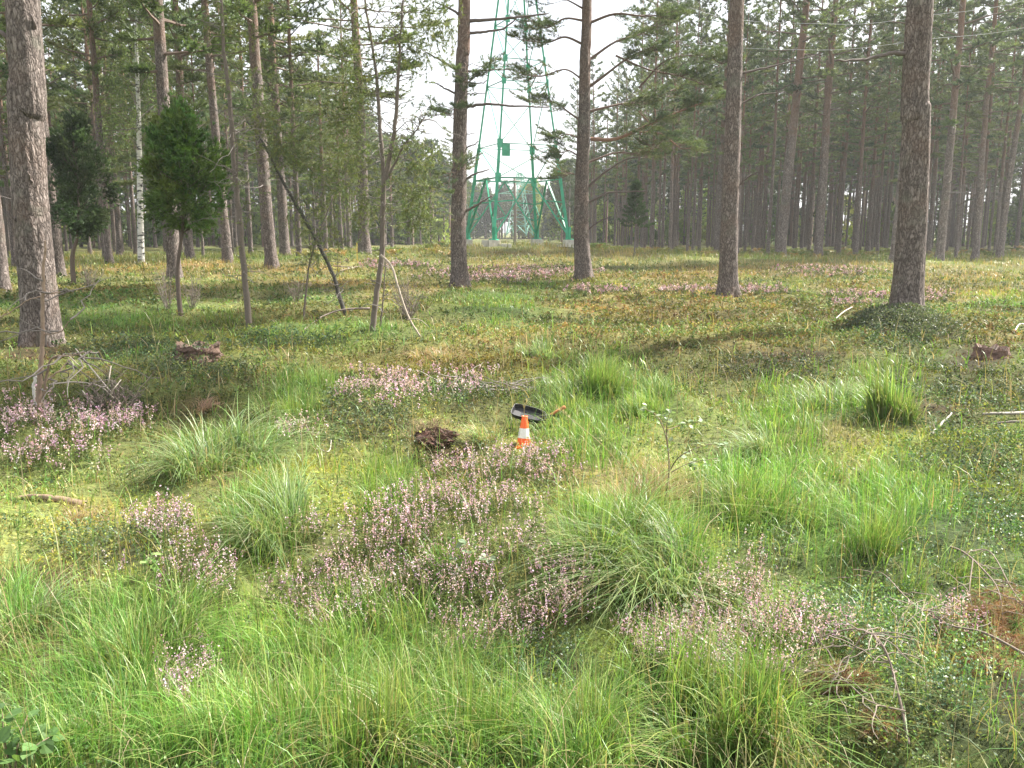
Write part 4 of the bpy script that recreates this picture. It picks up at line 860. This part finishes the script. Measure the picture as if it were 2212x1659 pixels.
deadpine('fallen dead pine branch with brown needles reaching left among the heather, middle of three', [([(2212, 1460, .08), (2120, 1420, .10), (2040, 1400, .1), (1960, 1355, .12), (1900, 1300, .14), (1860, 1290, .10)], .009), ([(2040, 1400, .1), (1990, 1380, .12), (1930, 1400, .06)], .006), ([(1960, 1355, .12), (1935, 1400, .08), (1940, 1440, .03)], .005)],
         [(1870, 1390, 24, 24, 60, .04), (2010, 1420, 50, 22, 60, .05), (2120, 1450, 60, 25, 90, .05)])
deadpine('arching dead pine branch with drooping brown needles at the lower right, lowest of three', [([(1960, 1640, .05), (1935, 1580, .12), (1900, 1520, .2), (1850, 1490, .22), (1780, 1475, .18), (1740, 1480, .14)], .009), ([(1900, 1520, .2), (1860, 1500, .22), (1810, 1530, .14)], .006), ([(1950, 1600, .1), (1870, 1590, .12), (1800, 1530, .12), (1720, 1510, .10)], .006)],
         [(1800, 1495, 50, 14, 110, .07), (1735, 1510, 40, 10, 50, .05), (1905, 1600, 45, 30, 60, .06), (1850, 1500, 40, 15, 60, .06)])

# ---- grass tussocks: each one a thing
def tussock(px, py, r, n, h, label, cols=G_LUSH, bend=.75, wd=.0045, dirn=None, nm='grass_tussock', cat='grass tussock'):
    f0 = at(px, py); d = f0[1]; mb = MB(); n = int(n*.8)
    ns = 7; sub = np.stack([rng.normal(0, r*.38, ns), rng.normal(0, r*.30, ns)], 1); ws = rng.uniform(.3, 1, ns); who = rng.choice(ns, n, p=ws/ws.sum())
    hs = rng.uniform(.6, 1.1, ns); c_ = sub[who]+rng.normal(0, r*.13, (n, 2)); P = np.concatenate([c_, np.zeros((n, 1))], 1); P[:, 2] = H(P[:, 0]+f0[0], P[:, 1]+f0[1])-f0[2]-.01
    wind = rng.uniform(0, 6.3) if dirn is None else dirn
    ox = c_[:, 0]+math.cos(wind)*r*.35; oy = c_[:, 1]+math.sin(wind)*r*.35
    az = np.arctan2(oy, ox)+rng.normal(0, .75, n)
    C = pick(cols, n, .28)*rng.uniform(.8, 1.2, ns)[who][:, None]; tip = C*np.array([1.6, 1.3, 1.5]); s_ = rng.random(n) < .14; tip[s_] = pick(G_DRY, int(s_.sum())); dd = rng.random(n) < .07; C[dd] = pick(G_DRY, int(dd.sum()))
    bb = np.clip(rng.normal(bend, .42, n)*(.5+np.hypot(ox, oy)/(r*.9)*.6), .05, 1.7)
    blades(mb, P, h*hs[who]*rng.uniform(.4, 1.15, n), wd*1.25*np.clip(d/5, .8, 3)*rng.uniform(.6, 1.3, n), az, bb, C, 6, tip)
    m_ = n//12; P2 = np.concatenate([sub[rng.integers(0, ns, m_)]+rng.normal(0, r*.2, (m_, 2)), np.zeros((m_, 1))+.01], 1)   # withered blades at the foot
    P2[:, 2] += H(P2[:, 0]+f0[0], P2[:, 1]+f0[1])-f0[2]
    blades(mb, P2, h*rng.uniform(.25, .6, m_), wd*1.1, rng.uniform(0, 6.3, m_), rng.uniform(.7, 1.6, m_), pick(G_DRY, m_), 4)
    tag(mb.build(nm, M['grass'], None, True, tuple(f0)), label, cat, 'grass tussocks')
PALE = [(.13, .22, .08), (.16, .25, .10), (.10, .19, .06), (.18, .26, .12)]
for a_ in (
    (1310, 830, .42, 1500, .42, 'deep green fine-bladed tussock, tallest behind the black scoop', G_LUSH, .45, .0030),
    (1400, 880, .35, 900, .30, 'low green tussock just right of the tallest one', G_LUSH, .6, .0030),
    (1230, 900, .35, 900, .30, 'green tussock directly behind the brown scoop handle', G_LUSH, .6, .0030),
    (690, 850, .26, 900, .34, 'vivid green upright tussock left of the purple heather bank', G_LUSH, .35, .0028),
    (620, 900, .26, 700, .30, 'vivid green tussock in front of the upright one, above the arching pale one', G_LUSH, .45, .0028),
    (500, 1010, .34, 620, .46, 'pale green tussock of long arching blades left of centre', PALE, 1.0, .0058),
    (395, 1020, .24, 260, .38, 'small arching pale tussock at the left side of the big pale one', PALE, 1.1, .0050),
    (590, 1170, .30, 620, .44, 'drooping green tussock above the lower left heather', PALE, .95, .0055),
    (850, 1070, .18, 260, .26, 'small upright grass clump between the moss and the central heather', PALE, .5, .0040),
    (1330, 1200, .30, 800, .44, 'broad tussock combed to the left, right of the central heather', G_LUSH, 1.0, .0045),
    (1430, 1240, .30, 620, .46, 'silvery green overhanging tussock right of the combed one', PALE, 1.1, .0058),
    (1660, 1000, .32, 560, .40, 'yellow-green tussock with glossy bent blades behind the upright green clump', PALE, .9, .0050),
    (1640, 1110, .30, 700, .40, 'upright green clump right of the pale-leaved sapling', G_LUSH, .45, .0040),
    (1820, 880, .30, 560, .38, 'loose grass clump left of the dense dark green one', PALE, .7, .0040),
    (1915, 900, .24, 900, .50, 'dense dark green upright clump below the right pine', G_LUSH, .3, .0045),
    (1930, 1200, .34, 900, .34, 'fine light green clump above the fallen pine branches', G_LUSH, .35, .0030),
    (1160, 770, .34, 500, .30, 'grass clump at the back left of the tallest green tussock', PALE, .6, .0035),
    (950, 775, .34, 420, .26, 'straw-tinted clump left of the back grass clump', G_DRY+PALE[:2], .9, .0030),
    (440, 885, .20, 420, .16, 'withered tan grass clump between the dead sapling and the vivid tussocks', [(.30, .22, .14), (.24, .17, .11), (.36, .28, .2)], 1.2, .0030),
    (175, 1125, .14, 260, .14, 'withered tan grass wisp beside the sunken log', [(.32, .25, .16), (.26, .2, .13), (.38, .31, .22)], 1.2, .0026),
    (925, 985, .20, 260, .18, 'bent grass fringe hanging over the dark hollow', PALE+G_DRY[:2], 1.2, .0032),
    (1040, 950, .24, 420, .22, 'short grass fringe between the soil clod and the cone', PALE+G_DRY[:2], .8, .0032),
    (800, 1640, .20, 520, .42, 'tall light green clump at the bottom centre-left', G_LUSH, .3, .0045),
    (960, 1600, .22, 520, .40, 'tall dark green clump at the bottom centre', G_LUSH, .3, .0042),
    (1590, 1600, .22, 620, .46, 'dark green clump of long leaning blades at the bottom right of centre', G_LUSH, .5, .0048),
    (340, 1430, .26, 620, .40, 'sprawling grass clump at the lower left, below the purple heather', G_LUSH, .8, .0048),
    (60, 1360, .16, 240, .32, 'broad-bladed pale clump at the left border', PALE, .7, .0075),
    (240, 1600, .24, 420, .32, 'grass clump with arching blades at the bottom left', G_LUSH, 1.0, .0060),
    (640, 1600, .22, 380, .40, 'upright fine green clump at the bottom, second from the left corner', G_LUSH, .35, .0040),
    (1290, 1640, .24, 420, .40, 'green clump in the middle of the bottom edge right of the tall dark one', G_LUSH, .5, .0042),
    (1480, 1530, .16, 260, .42, 'narrow clump of very upright dark blades above the bottom right clump', G_LUSH, .25, .0046),
    (1400, 1100, .30, 620, .34, 'straw-yellow clump behind the combed tussock', G_DRY+[(.22, .24, .08)], .8, .0030)):
    tussock(*a_)

# tall single grass stalks
def stalk(px, py, top, label, c=(.36, .30, .17)):
    f0 = at(px, py); Q = spline([[0, 0, 0]]+[unproj(a, b, f0[1])-f0 for a, b in top], 6); mb = MB(); K = len(Q)
    tube(mb, Q, np.linspace(.0025, .0012, K), 4, c); n_ = 26; t = rng.uniform(.72, 1, n_); P = np.stack([np.interp(t, np.linspace(0, 1, K), Q[:, a]) for a in range(3)], 1)
    leaves(mb, P, np.stack([rng.normal(0, .3, n_), rng.normal(0, .3, n_), np.ones(n_)], 1), .03, .005, pick([(.42, .35, .2), (.36, .3, .16)], n_))
    tag(mb.build('grass_stalk', M['grass'], None, True, tuple(f0)), label, 'grass stalk', 'tall dry grass stalks')
stalk(1462, 905, [(1464, 840), (1468, 780), (1466, 735)], 'tallest pale grass stalk, rising right of the deep green tussock')
stalk(1150, 980, [(1142, 930), (1132, 890), (1140, 865)], 'pale blade leaning across the traffic cone')
stalk(1345, 1010, [(1300, 960), (1240, 910), (1200, 880)], 'straw stalk slanting down right of the scoop')

# ---- broad-leaved seedlings
def sapling(foot, stems, label, leafc, n, L_, name='sapling', cat='sapling', gl=1):
    f0 = at(*foot); root = empty(name, tuple(f0), label, cat); s = MB(); lf = MB()
    for path, r0 in stems:
        Q = spline([unproj(px, py, f0[1]+dy)-f0 for px, py, dy in path], 6); K = len(Q); tube(s, Q, np.linspace(r0, .0015, K), 5, (.15, .11, .07))
        t = rng.uniform(.3, 1, n); P = np.stack([np.interp(t, np.linspace(0, 1, K), Q[:, a]) for a in range(3)], 1)+rng.normal(0, .012, (n, 3))
        D = rng.normal(0, 1, (n, 3)); D[:, 2] = D[:, 2]*.35+.1; D = norm(D); S = norm(np.cross(D, np.array([0, 0, 1.])+rng.normal(0, .3, (n, 3)))); U = np.cross(S, D)
        ln = L_*rng.uniform(.7, 1.2, n)[:, None]; us = [(0, 0), (.25, .36), (.55, .42), (.8, .25), (1, 0)]
        V = [P]+[P+D*ln*u+S*ln*w_*.95+U*ln*.08 for u, w_ in us[1:4]]+[P+D*ln]+[P+D*ln*u-S*ln*w_*.95+U*ln*.08 for u, w_ in us[3:0:-1]]
        V = np.stack(V, 1); b = (np.arange(n)*8)[:, None]; lf.add(V.reshape(-1, 3), np.concatenate([b+np.array([0, 1, 2, 3])[None], b+np.array([0, 3, 4, 5])[None], b+np.array([0, 5, 6, 7])[None]]), np.repeat(pick(leafc, n, .12), 8, 0))
    s.build('stem', M['twig'], root); lf.build('leaves', M['leaf'], root, False)
sapling((1432, 1110), [([(1432, 1110, 0), (1445, 1020, .05), (1440, 950, .1), (1420, 900, .1), (1385, 880, .1)], .006), ([(1445, 1020, 0), (1470, 985, -.1), (1530, 960, -.1), (1570, 965, -.1)], .004), ([(1442, 960, 0), (1440, 920, 0), (1450, 880, 0)], .004), ([(1440, 930, 0), (1480, 915, .1), (1515, 910, .1)], .003), ([(1450, 1020, 0), (1490, 1000, 0), (1550, 990, .05)], .003)],
        'slender birch sapling with shiny whitish leaves in the middle of the clearing', [(.24, .30, .18), (.32, .38, .26), (.17, .25, .11)], 19, .030, 'birch_sapling')
sapling((332, 1240), [([(332, 1240, 0), (335, 1215, 0), (345, 1195, 0)], .003), ([(332, 1240, 0), (322, 1215, -.03), (315, 1205, 0)], .003)], 'tiny seedling with glossy light green leaves above the lower left heather', [(.16, .28, .07), (.2, .32, .1)], 4, .05, 'seedling', 'seedling')
sapling((30, 1690), [([(30, 1690, 0), (40, 1600, 0), (60, 1545, .05)], .004), ([(30, 1690, 0), (70, 1620, -.05), (110, 1590, 0)], .004), ([(30, 1690, 0), (10, 1600, 0), (5, 1540, 0)], .004)], 'leafy seedling with pale green lobed leaves in the bottom left corner', [(.11, .20, .06), (.14, .23, .08), (.09, .17, .05)], 12, .05, 'leafy_seedling', 'seedling')
sapling((1015, 1260), [([(1015, 1260, 0), (1015, 1215, 0), (1000, 1175, 0)], .004), ([(1015, 1260, 0), (1040, 1220, 0), (1055, 1195, 0)], .003), ([(1015, 1260, 0), (985, 1225, 0), (975, 1195, 0)], .003)], 'small seedling with grey-green leaves amid the central heather', [(.15, .22, .12), (.19, .25, .15)], 8, .034, 'grey_leaved_seedling', 'seedling')
sapling((1485, 1350), [([(1485, 1350, 0), (1480, 1325, 0), (1478, 1305, 0)], .003), ([(1485, 1350, 0), (1495, 1325, 0), (1500, 1310, 0)], .003)], 'small plant with crumpled whitish leaves below the silvery tussock', [(.28, .34, .24), (.22, .28, .18)], 5, .035, 'pale_seedling', 'seedling')
# low bilberry bush at the foot of the right pine
mb = MB(); f0 = at(1955, 712); n_ = 9000; v = rng.normal(0, 1, (n_, 3)); v = norm(v)*rng.random((n_, 1))**.25; v[:, 2] = np.abs(v[:, 2])
P = v*np.array([.88, .75, .34]); P = P[fbm(P[:, 0]*6, P[:, 1]*6+P[:, 2]*5, 5, 2) > .38]; n_ = len(P)
P[:, 2] += H(P[:, 0]+f0[0], P[:, 1]+f0[1])-f0[2]
leaves(mb, P, rng.normal(0, 1, (n_, 3))+np.array([0, 0, .5]), .035, .02, pick([(.05, .075, .035), (.07, .10, .05), (.10, .12, .06), (.12, .14, .10)], n_, .25))
tag(mb.build('bilberry_bush', M['leaf'], None, False, tuple(f0)), 'dark glossy low bush heaped round the foot of the thick right pine', 'bush')

# ---- stumps
def stump(px, py, r, h, label, c=(.15, .085, .06), grey=(.28, .24, .2)):
    f0 = at(px, py); root = empty('tree_stump', tuple(f0), label, 'tree stump', 'rotten tree stumps'); n_, K = 60, 14; th_ = np.linspace(0, 2*math.pi, n_, endpoint=False)
    V = []; C = []
    for k in range(K):
        t = k/(K-1); edge = h*(.75+.5*(noise2(np.cos(th_)*3+5, np.sin(th_)*3, 8)-.2)+.12*rng.random(n_))
        rr_ = r*(1.25-.25*min(1, t*1.6))*(1+.14*np.cos(th_*6+1)*(1-t*.6)+.2*(noise2(th_*3, t*5+th_*0, 4)-.5)+.02*rng.normal(size=n_))
        V.append(np.stack([np.cos(th_)*rr_, np.sin(th_)*rr_, -.06+edge*t+.06*t], 1)); C.append(np.array(c)*(1-t)*.9+np.array(c)*t*1.2+0*V[-1])
    for k, q in enumerate((.8, .5, .2)):
        z_ = h*(.60-.10*k)+.008*rng.normal(size=n_); V.append(np.stack([np.cos(th_)*r*q, np.sin(th_)*r*q, z_], 1)); C.append(np.array(grey)*rng.uniform(.5, 1.3, (n_, 1))*np.ones((1, 3)))
    K += 3; V = np.concatenate(V); C = np.concatenate(C); i = np.arange(K-1)[:, None]*n_; j = np.arange(n_)[None]; j2 = (j+1) % n_
    mb = MB(); mb.add(V, np.stack([i+j, i+j2, i+n_+j2, i+n_+j], -1).reshape(-1, 4), C); mb.F.append(np.array([list(range((K-1)*n_, K*n_))])); mb.M.append(0)
    mb.build('wood', M['soil'], root, False)
    sp = MB()
    for q in range(50):
        a = rng.uniform(0, 6.3); b = np.array([math.cos(a)*r*rng.uniform(.7, 1.5), math.sin(a)*r*rng.uniform(.7, 1.5), rng.uniform(0, h*.3)]); limb(sp, b, a+rng.normal(0, 1), rng.uniform(.04, .12), rng.uniform(-.2, .5), -.1, .005, False, 0, barkc=pick([c, (.14, .08, .06), (.2, .16, .13)], 1)[0], wig=.3)
    sp.build('splinters', M['wood'], root, False)
stump(430, 772, .26, .17, 'crumbling reddish-brown stump on the left, right of the big pine', (.10, .062, .045), (.09, .075, .06))
stump(2140, 775, .20, .16, 'dark broken stump near the right edge of the clearing', (.14, .085, .065))
#stump(250, 1268, .05, .03, 'little weathered stub in the litter at the left', (.3, .27, .24))

# dug-up clod of soil beside the dark hollow
mb = MB(); f0 = at(938, 948); n_, K = 48, 20; th_ = np.linspace(0, 2*math.pi, n_, endpoint=False); V = []
for k in range(K):
    ph = math.pi/2*k/(K-1); rr_ = math.cos(ph)*(1+.8*(noise2(np.cos(th_)*2.5+k*.22, np.sin(th_)*2.5+9, 3)-.5)+.5*(noise2(np.cos(th_)*8+k*.5, np.sin(th_)*8+9, 5)-.5)+rng.normal(0, .06, n_)); V.append(np.stack([np.cos(th_)*.165*rr_, np.sin(th_)*.11*rr_, -.035+(.10*math.sin(ph))*(1+.5*(noise2(np.cos(th_)*3, np.sin(th_)*3+k, 6)-.5))], 1))
V = np.concatenate(V); i = np.arange(K-1)[:, None]*n_; j = np.arange(n_)[None]; j2 = (j+1) % n_
mb.add(V, np.stack([i+j, i+j2, i+n_+j2, i+n_+j], -1).reshape(-1, 4), pick([(.06, .03, .022), (.045, .028, .02), (.10, .05, .032)], len(V), .3))
n_ = 420; a = rng.uniform(0, 6.3, n_); P = np.stack([np.cos(a)*.19*rng.random(n_), np.sin(a)*.13*rng.random(n_), rng.uniform(.0, .12, n_)], 1)
blades(mb, P, rng.uniform(.03, .08, n_), .003, a, 1.0, pick([(.15, .09, .06), (.14, .08, .05), (.28, .2, .12)], n_), 3)
tag(mb.build('soil_clod', M['soil'], None, False, tuple(f0)), 'dug-up dark reddish soil clod with root fibres left of the cone', 'soil clod')

# ---- traffic cone
f0 = at(1131, 960)-np.array([0, 0, .022]); root = empty('traffic_cone', tuple(f0), 'small orange traffic cone with a white reflective band', 'traffic cone')
root.rotation_euler = (R(-3), R(2), 0)
Hc = .235; rz_ = lambda z: .058-(.058-.021)*(z/Hc)
def ring(z0, z1, off, mat, name, n=32, cap=False):
    mb = MB(); zs = np.linspace(z0, z1, 8); V = np.concatenate([np.stack([np.cos(np.linspace(0, 2*math.pi, n, endpoint=False))*(rz_(z)+off), np.sin(np.linspace(0, 2*math.pi, n, endpoint=False))*(rz_(z)+off), np.full(n, z)], 1) for z in zs])
    i = np.arange(7)[:, None]*n; j = np.arange(n)[None]; j2 = (j+1) % n; mb.add(V, np.stack([i+j, i+j2, i+n+j2, i+n+j], -1).reshape(-1, 4))
    if cap:   # rolled rim and the opening at the tip
        r1 = rz_(z1)+off; prof = [(r1+.003, z1), (r1+.003, z1+.007), (r1-.004, z1+.008), (r1-.006, z1-.03), (.001, z1-.03)]
        W = np.concatenate([np.stack([np.cos(np.linspace(0, 2*math.pi, n, endpoint=False))*a_, np.sin(np.linspace(0, 2*math.pi, n, endpoint=False))*a_, np.full(n, b_)], 1) for a_, b_ in prof]); i = np.arange(4)[:, None]*n
        mb.add(W, np.stack([i+j, i+j2, i+n+j2, i+n+j], -1).reshape(-1, 4))
    mb.build(name, M[mat], root, True)
ring(.012, Hc, 0, 'orange', 'cone_body', cap=True)
ring(.075, .150, .0012, 'reflective', 'reflective_band')
mb = MB(); box(mb, (0, 0, .006), (.165, .165, .012), .3); box(mb, (0, 0, .015), (.13, .13, .007), .3)
for sx_ in (-1, 1):
    for sy_ in (-1, 1): box(mb, (sx_*.062*math.cos(.3)-sy_*.062*math.sin(.3), sx_*.062*math.sin(.3)+sy_*.062*math.cos(.3), -.004), (.028, .028, .01), .3)
mb.build('base', M['orange'], root, False)

# ---- black scoop with a short wooden handle
f0 = at(1143, 935)+np.array([0, .12, .0]); root = empty('shovel', tuple(f0), 'black metal shovel with short brown handle lying in grass behind the cone', 'shovel')
S = .30; corners = [(-.165, .035), (-.13, .10), (.10, .075), (.165, .0), (.12, -.085), (-.02, -.085), (-.165, -.06)]
# outline of the pan in its own plane, then tipped towards the viewer
out_ = spline([(x, y, 0) for x, y in corners]+[(-.165, .035, 0)], 3)[:-1]; n = len(out_)
def pan(sc_, z): return np.stack([out_[:, 0]*sc_, out_[:, 1]*sc_, np.full(n, z)], 1)
mb = MB(); V = np.concatenate([pan(1.0, .045), pan(.90, .006), pan(.5, .0), pan(.5, -.003), pan(.92, .002), pan(1.02, .044)])
i = np.arange(5)[:, None]*n; j = np.arange(n)[None]; j2 = (j+1) % n
F = np.stack([i+j, i+j2, i+n+j2, i+n+j], -1).reshape(-1, 4); mb.add(V, F); mb.F.append(np.array([list(range(2*n, 3*n))])); mb.M.append(0); mb.F.append(np.array([list(range(3*n, 4*n))[::-1]])); mb.M.append(0)
blade = mb.build('blade', M['black'], root, False); blade.rotation_euler = (R(27), R(10), R(-4)); blade.location = (0, 0, .11); blade.scale = (.86, .86, .86)
mb = MB(); rim = pan(1.01, .046); rim = np.vstack([rim, rim[:1]]); tube(mb, rim, .0018, 6); e_ = mb.build('rim', M['edge'], blade, True)
mb = MB(); tube(mb, spline([(.13, -.01, .03), (.19, .005, .045), (.235, .03, .055)], 6), np.linspace(.020, .015, 13), 10); mb.build('socket', M['black'], blade, True)
mb = MB(); tube(mb, spline([(.20, .012, .05), (.26, .05, .09), (.33, .085, .13)], 8), np.concatenate([np.linspace(.014, .013, 12), [.016, .019, .021, .020, .014]]), 12, (.40, .17, .06)); mb.build('handle', M['wood'], blade, True)

# ---- the green pylon on its mound
def pylon(C, r0, Hb, rot, apex, levels, top, mat, bw, label, name='pylon', arms=True, simple_=False, footz=0):
    root = empty(name, tuple(C), label, 'pylon'); an = [rot+math.pi/2*k for k in range(4)]
    rad_ = lambda z: r0*(1-z/apex) if z < Hb else r0*(1-Hb/apex)*(1-.35*(z-Hb)/(top-Hb))
    pt = lambda k, z: np.array([math.cos(an[k % 4])*rad_(z), math.sin(an[k % 4])*rad_(z), z])
    lv = [0]+list(levels)+[Hb]
    nlv = list(lv); z = Hb
    while z < top-.2: z = min(top, z+.95); nlv.append(z)
    for k in range(4):
        mb = MB()
        for a, b in zip(nlv[:-1], nlv[1:]): bar(mb, pt(k, a), pt(k, b), bw*(1.4 if a < Hb*.3 else .85))
        if not simple_:   # foot shoe and gusset plates at every level
            d_ = np.array([math.cos(an[k]), math.sin(an[k]), 0]); box(mb, pt(k, .06)+d_*.02, (.42, .42, .05), an[k]); box(mb, pt(k, .38), (.30, .05, .75), an[k]+.6); box(mb, pt(k, .38), (.30, .05, .75), an[k]-.6)
        mb.build('leg', mat, root, False)
    br = MB()
    for k in range(4):
        z1 = lv[1]; mid = (pt(k, z1)+pt(k+1, z1))/2
        bar(br, pt(k, .25), mid, bw*.75); bar(br, pt(k+1, .25), mid, bw*.75); bar(br, pt(k, z1), pt(k+1, z1), bw*.6)
        if not simple_:
            for u in (.33, .62):      # secondary struts inside each K
                a = pt(k, .25)*(1-u)+mid*u; b_ = pt(k, z1*u); bar(br, a, b_, bw*.5); a2 = pt(k+1, .25)*(1-u)+mid*u; b2 = pt(k+1, z1*u); bar(br, a2, b2, bw*.5)
            bar(br, pt(k, .25)*(1-.33)+mid*.33, pt(k, z1*.62), bw*.42); bar(br, pt(k+1, .25)*(1-.33)+mid*.33, pt(k+1, z1*.62), bw*.42)
        for a, b in zip(nlv[1:-1], nlv[2:]):
            if b-a > 1.2:
                (bar(br, pt(k, a), pt(k+1, b), bw*.32) if k % 2 else bar(br, pt(k+1, a), pt(k, b), bw*.32))
            else:
                (bar(br, pt(k, a), pt(k+1, b), bw*.45) if int(a*2) % 2 else bar(br, pt(k+1, a), pt(k, b), bw*.45))
            bar(br, pt(k, b), pt(k+1, b), bw*.34)
    br.build('bracing', mat, root, False)
    if not simple_:
        for z_ in lv[1:]:
            for k in range(4):
                g = MB(); sz = .42 if z_ < 8 else .32; box(g, pt(k, z_)*np.array([.995, .995, 1]), (.045, sz*.8, sz*1.15), an[k]+.8)
                g.build('gusset_plate', mat, root, False)
        g = MB(); box(g, (pt(1, lv[2])+pt(2, lv[2]))/2, (.06, .5, .75), an[1]+.78); g.build('sign_plate', mat, root, False)
    if arms:
        for zz, ll, ad in arms:
            for sd in (-1, 1):
                g = MB(); tipp = np.array([sd*ll*math.cos(ad), sd*ll*math.sin(ad), zz+.05]); w_ = rad_(zz)*.75; pv = np.array([-math.sin(ad), math.cos(ad), 0])*w_
                A_ = np.array([0, 0, zz]); B_ = np.array([0, 0, zz+.9])
                for s2 in (-1, 1): bar(g, A_+pv*s2, tipp, bw*.6); bar(g, B_+pv*s2*.8, tipp, bw*.5)
                for u in np.linspace(.12, .85, 6):
                    bar(g, (A_+pv)*(1-u)+tipp*u, (A_-pv)*(1-u-.08)+tipp*(u+.08), bw*.35); bar(g, (A_+pv)*(1-u)+tipp*u, (B_+pv*.8)*(1-u)+tipp*u, bw*.35)
                    bar(g, (A_-pv)*(1-u)+tipp*u, (B_-pv*.8)*(1-u)+tipp*u, bw*.35)
                a_ = g.build('cross_arm', mat, root, False)
                g = MB()
                K = 17; zz_ = np.linspace(0, -1.0, K); tube(g, np.stack([np.full(K, tipp[0]), np.full(K, tipp[1]), tipp[2]+zz_], 1), np.where(np.arange(K) % 2 == 0, .075, .03), 10); g.build('insulator', M['glass'], a_, True)
    return root
TC = np.array([0.28, 51.0, 0]); TC[2] = float(H(TC[0], TC[1]))+.30
rot0 = math.atan2(-.39, .92)
tower = pylon(TC, 3.25, 14.8, rot0, 20.4, [3.45, 5.3, 8.7, 9.9, 12.0], 21.5, M['steel'], .12, 'tall green lattice pylon standing on concrete footings on the mound', arms=[(14.2, 4.6, math.pi*.97), (17.2, 3.6, math.pi*.97), (20.2, 2.6, math.pi*.97)])
# footings
fl = ['concrete footing under the right front pylon leg', 'stepped pale concrete footing under the back pylon leg', 'low concrete footing under the left pylon leg, half hidden by a trunk', 'big stepped concrete footing under the front left pylon leg']
for k in range(4):
    a = rot0+math.pi/2*k; x = TC[0]+3.28*math.cos(a); y = TC[1]+3.28*math.sin(a); zt = TC[2]+.03; mb = MB(); g_ = float(H(x, y))
    box(mb, (0, 0, -.30), (.66, .66, .60), a+.6)
    box(mb, (.05, -.05, -.60), (.88, .88, .50), a+.6)
    if k == 3: box(mb, (.62, -.25, -.38), (.6, .66, .36), a+.55); box(mb, (-.42, .05, -.25), (.42, .5, .5), a+.5)
    if k == 0: box(mb, (-.35, -.2, -.42), (.7, .6, .3), a+.6)
    tag(mb.build('concrete_footing', M['concrete'], None, False, (x, y, zt)), fl[k], 'footing', 'pylon footings')
# far pylon and a pole
C2 = np.array([1.6, 175., 0]); C2[2] = float(H(C2[0], C2[1]))+.9
pylon(C2, 3.0, 9.0, .45, 13.5, [2, 3.6, 5, 6.3, 7.6], 12.2, M['steel_pale'], .2, 'pale green smaller pylon seen far off through the legs of the big one', simple_=True, arms=[(8.2, 4.2, math.pi), (10.2, 3.4, math.pi)])
P0 = at(1112, 536); x, y = flat(1112, 548); x = (1112-CX)/FP*62; y = 62.; z = float(H(x, y)); mb = MB()
tube(mb, [[0, 0, -.3], [.02, 0, 3], [-.02, 0, 5.3]], [.11, .10, .085], 12, (.24, .21, .18)); box(mb, (0, -.1, 5.0), (.8, .08, .1), .1, (.3, .27, .23))
tag(mb.build('wooden_pole', M['wood'], None, True, (x, y, z)), 'single grey wooden pole behind the green pylon', 'pole')
# yellow marker stake
f0 = at(772, 568); mb = MB(); box(mb, (0, 0, .35), (.05, .05, .8), .3, (.5, .42, .2)); box(mb, (0, 0, .78), (.056, .056, .12), .3, (.6, .5, .2))
tag(mb.build('marker_stake', M['yellow'], None, False, tuple(f0)), 'small pale yellow marker stake beside the pine left of the mound', 'stake')
# cables
tips = [(14.2, 4.6), (17.2, 3.6), (20.2, 2.6)]
def cable(pts_, label, r_=.0075):
    Q = spline(pts_, 14); f0 = Q[0].copy(); mb = MB(); tube(mb, Q-f0, r_, 5); tag(mb.build('power_cable', M['wire'], None, True, tuple(f0)), label, 'cable', 'power cables')
ad = math.pi*.97
def tip(sd, i): zz, ll = tips[i]; return TC+np.array([sd*ll*math.cos(ad), sd*ll*math.sin(ad), zz-.95])
e = tip(-1, 0)
cable([e, unproj(1450, 84, 43), unproj(1762, 108, 36), unproj(2010, 84, 30), unproj(2212, 60, 26), unproj(2700, -60, 20), unproj(3600, -600, 14)], 'lower of two thin grey cables crossing before the crowns of the right stand')
cable([tip(-1, 1), unproj(1500, 20, 43), unproj(1800, 52, 36), unproj(2016, 32, 30), unproj(2212, 2, 26), unproj(2700, -140, 20), unproj(3600, -700, 14)], 'upper of two thin grey cables crossing before the crowns of the right stand')

# ---- the light summer haze of the clearing
mb = MB(); box(mb, (0, 120, 18), (620, 640, 46))
hz = mb.build('haze', None, None, False); hz.data.materials.clear()
hm = bpy.data.materials.new('haze'); hm.use_nodes = True; hn = hm.node_tree; hn.nodes.clear(); ho = hn.nodes.new('ShaderNodeOutputMaterial'); hv = hn.nodes.new('ShaderNodeVolumePrincipled')
hv.inputs['Color'].default_value = (.93, .95, .97, 1); hv.inputs['Density'].default_value = HAZE; hv.inputs['Anisotropy'].default_value = .3
hn.links.new(hv.outputs[0], ho.inputs['Volume']); hz.data.materials.append(hm); tag(hz, 'thin pale air between the trees', None, None, 'stuff')
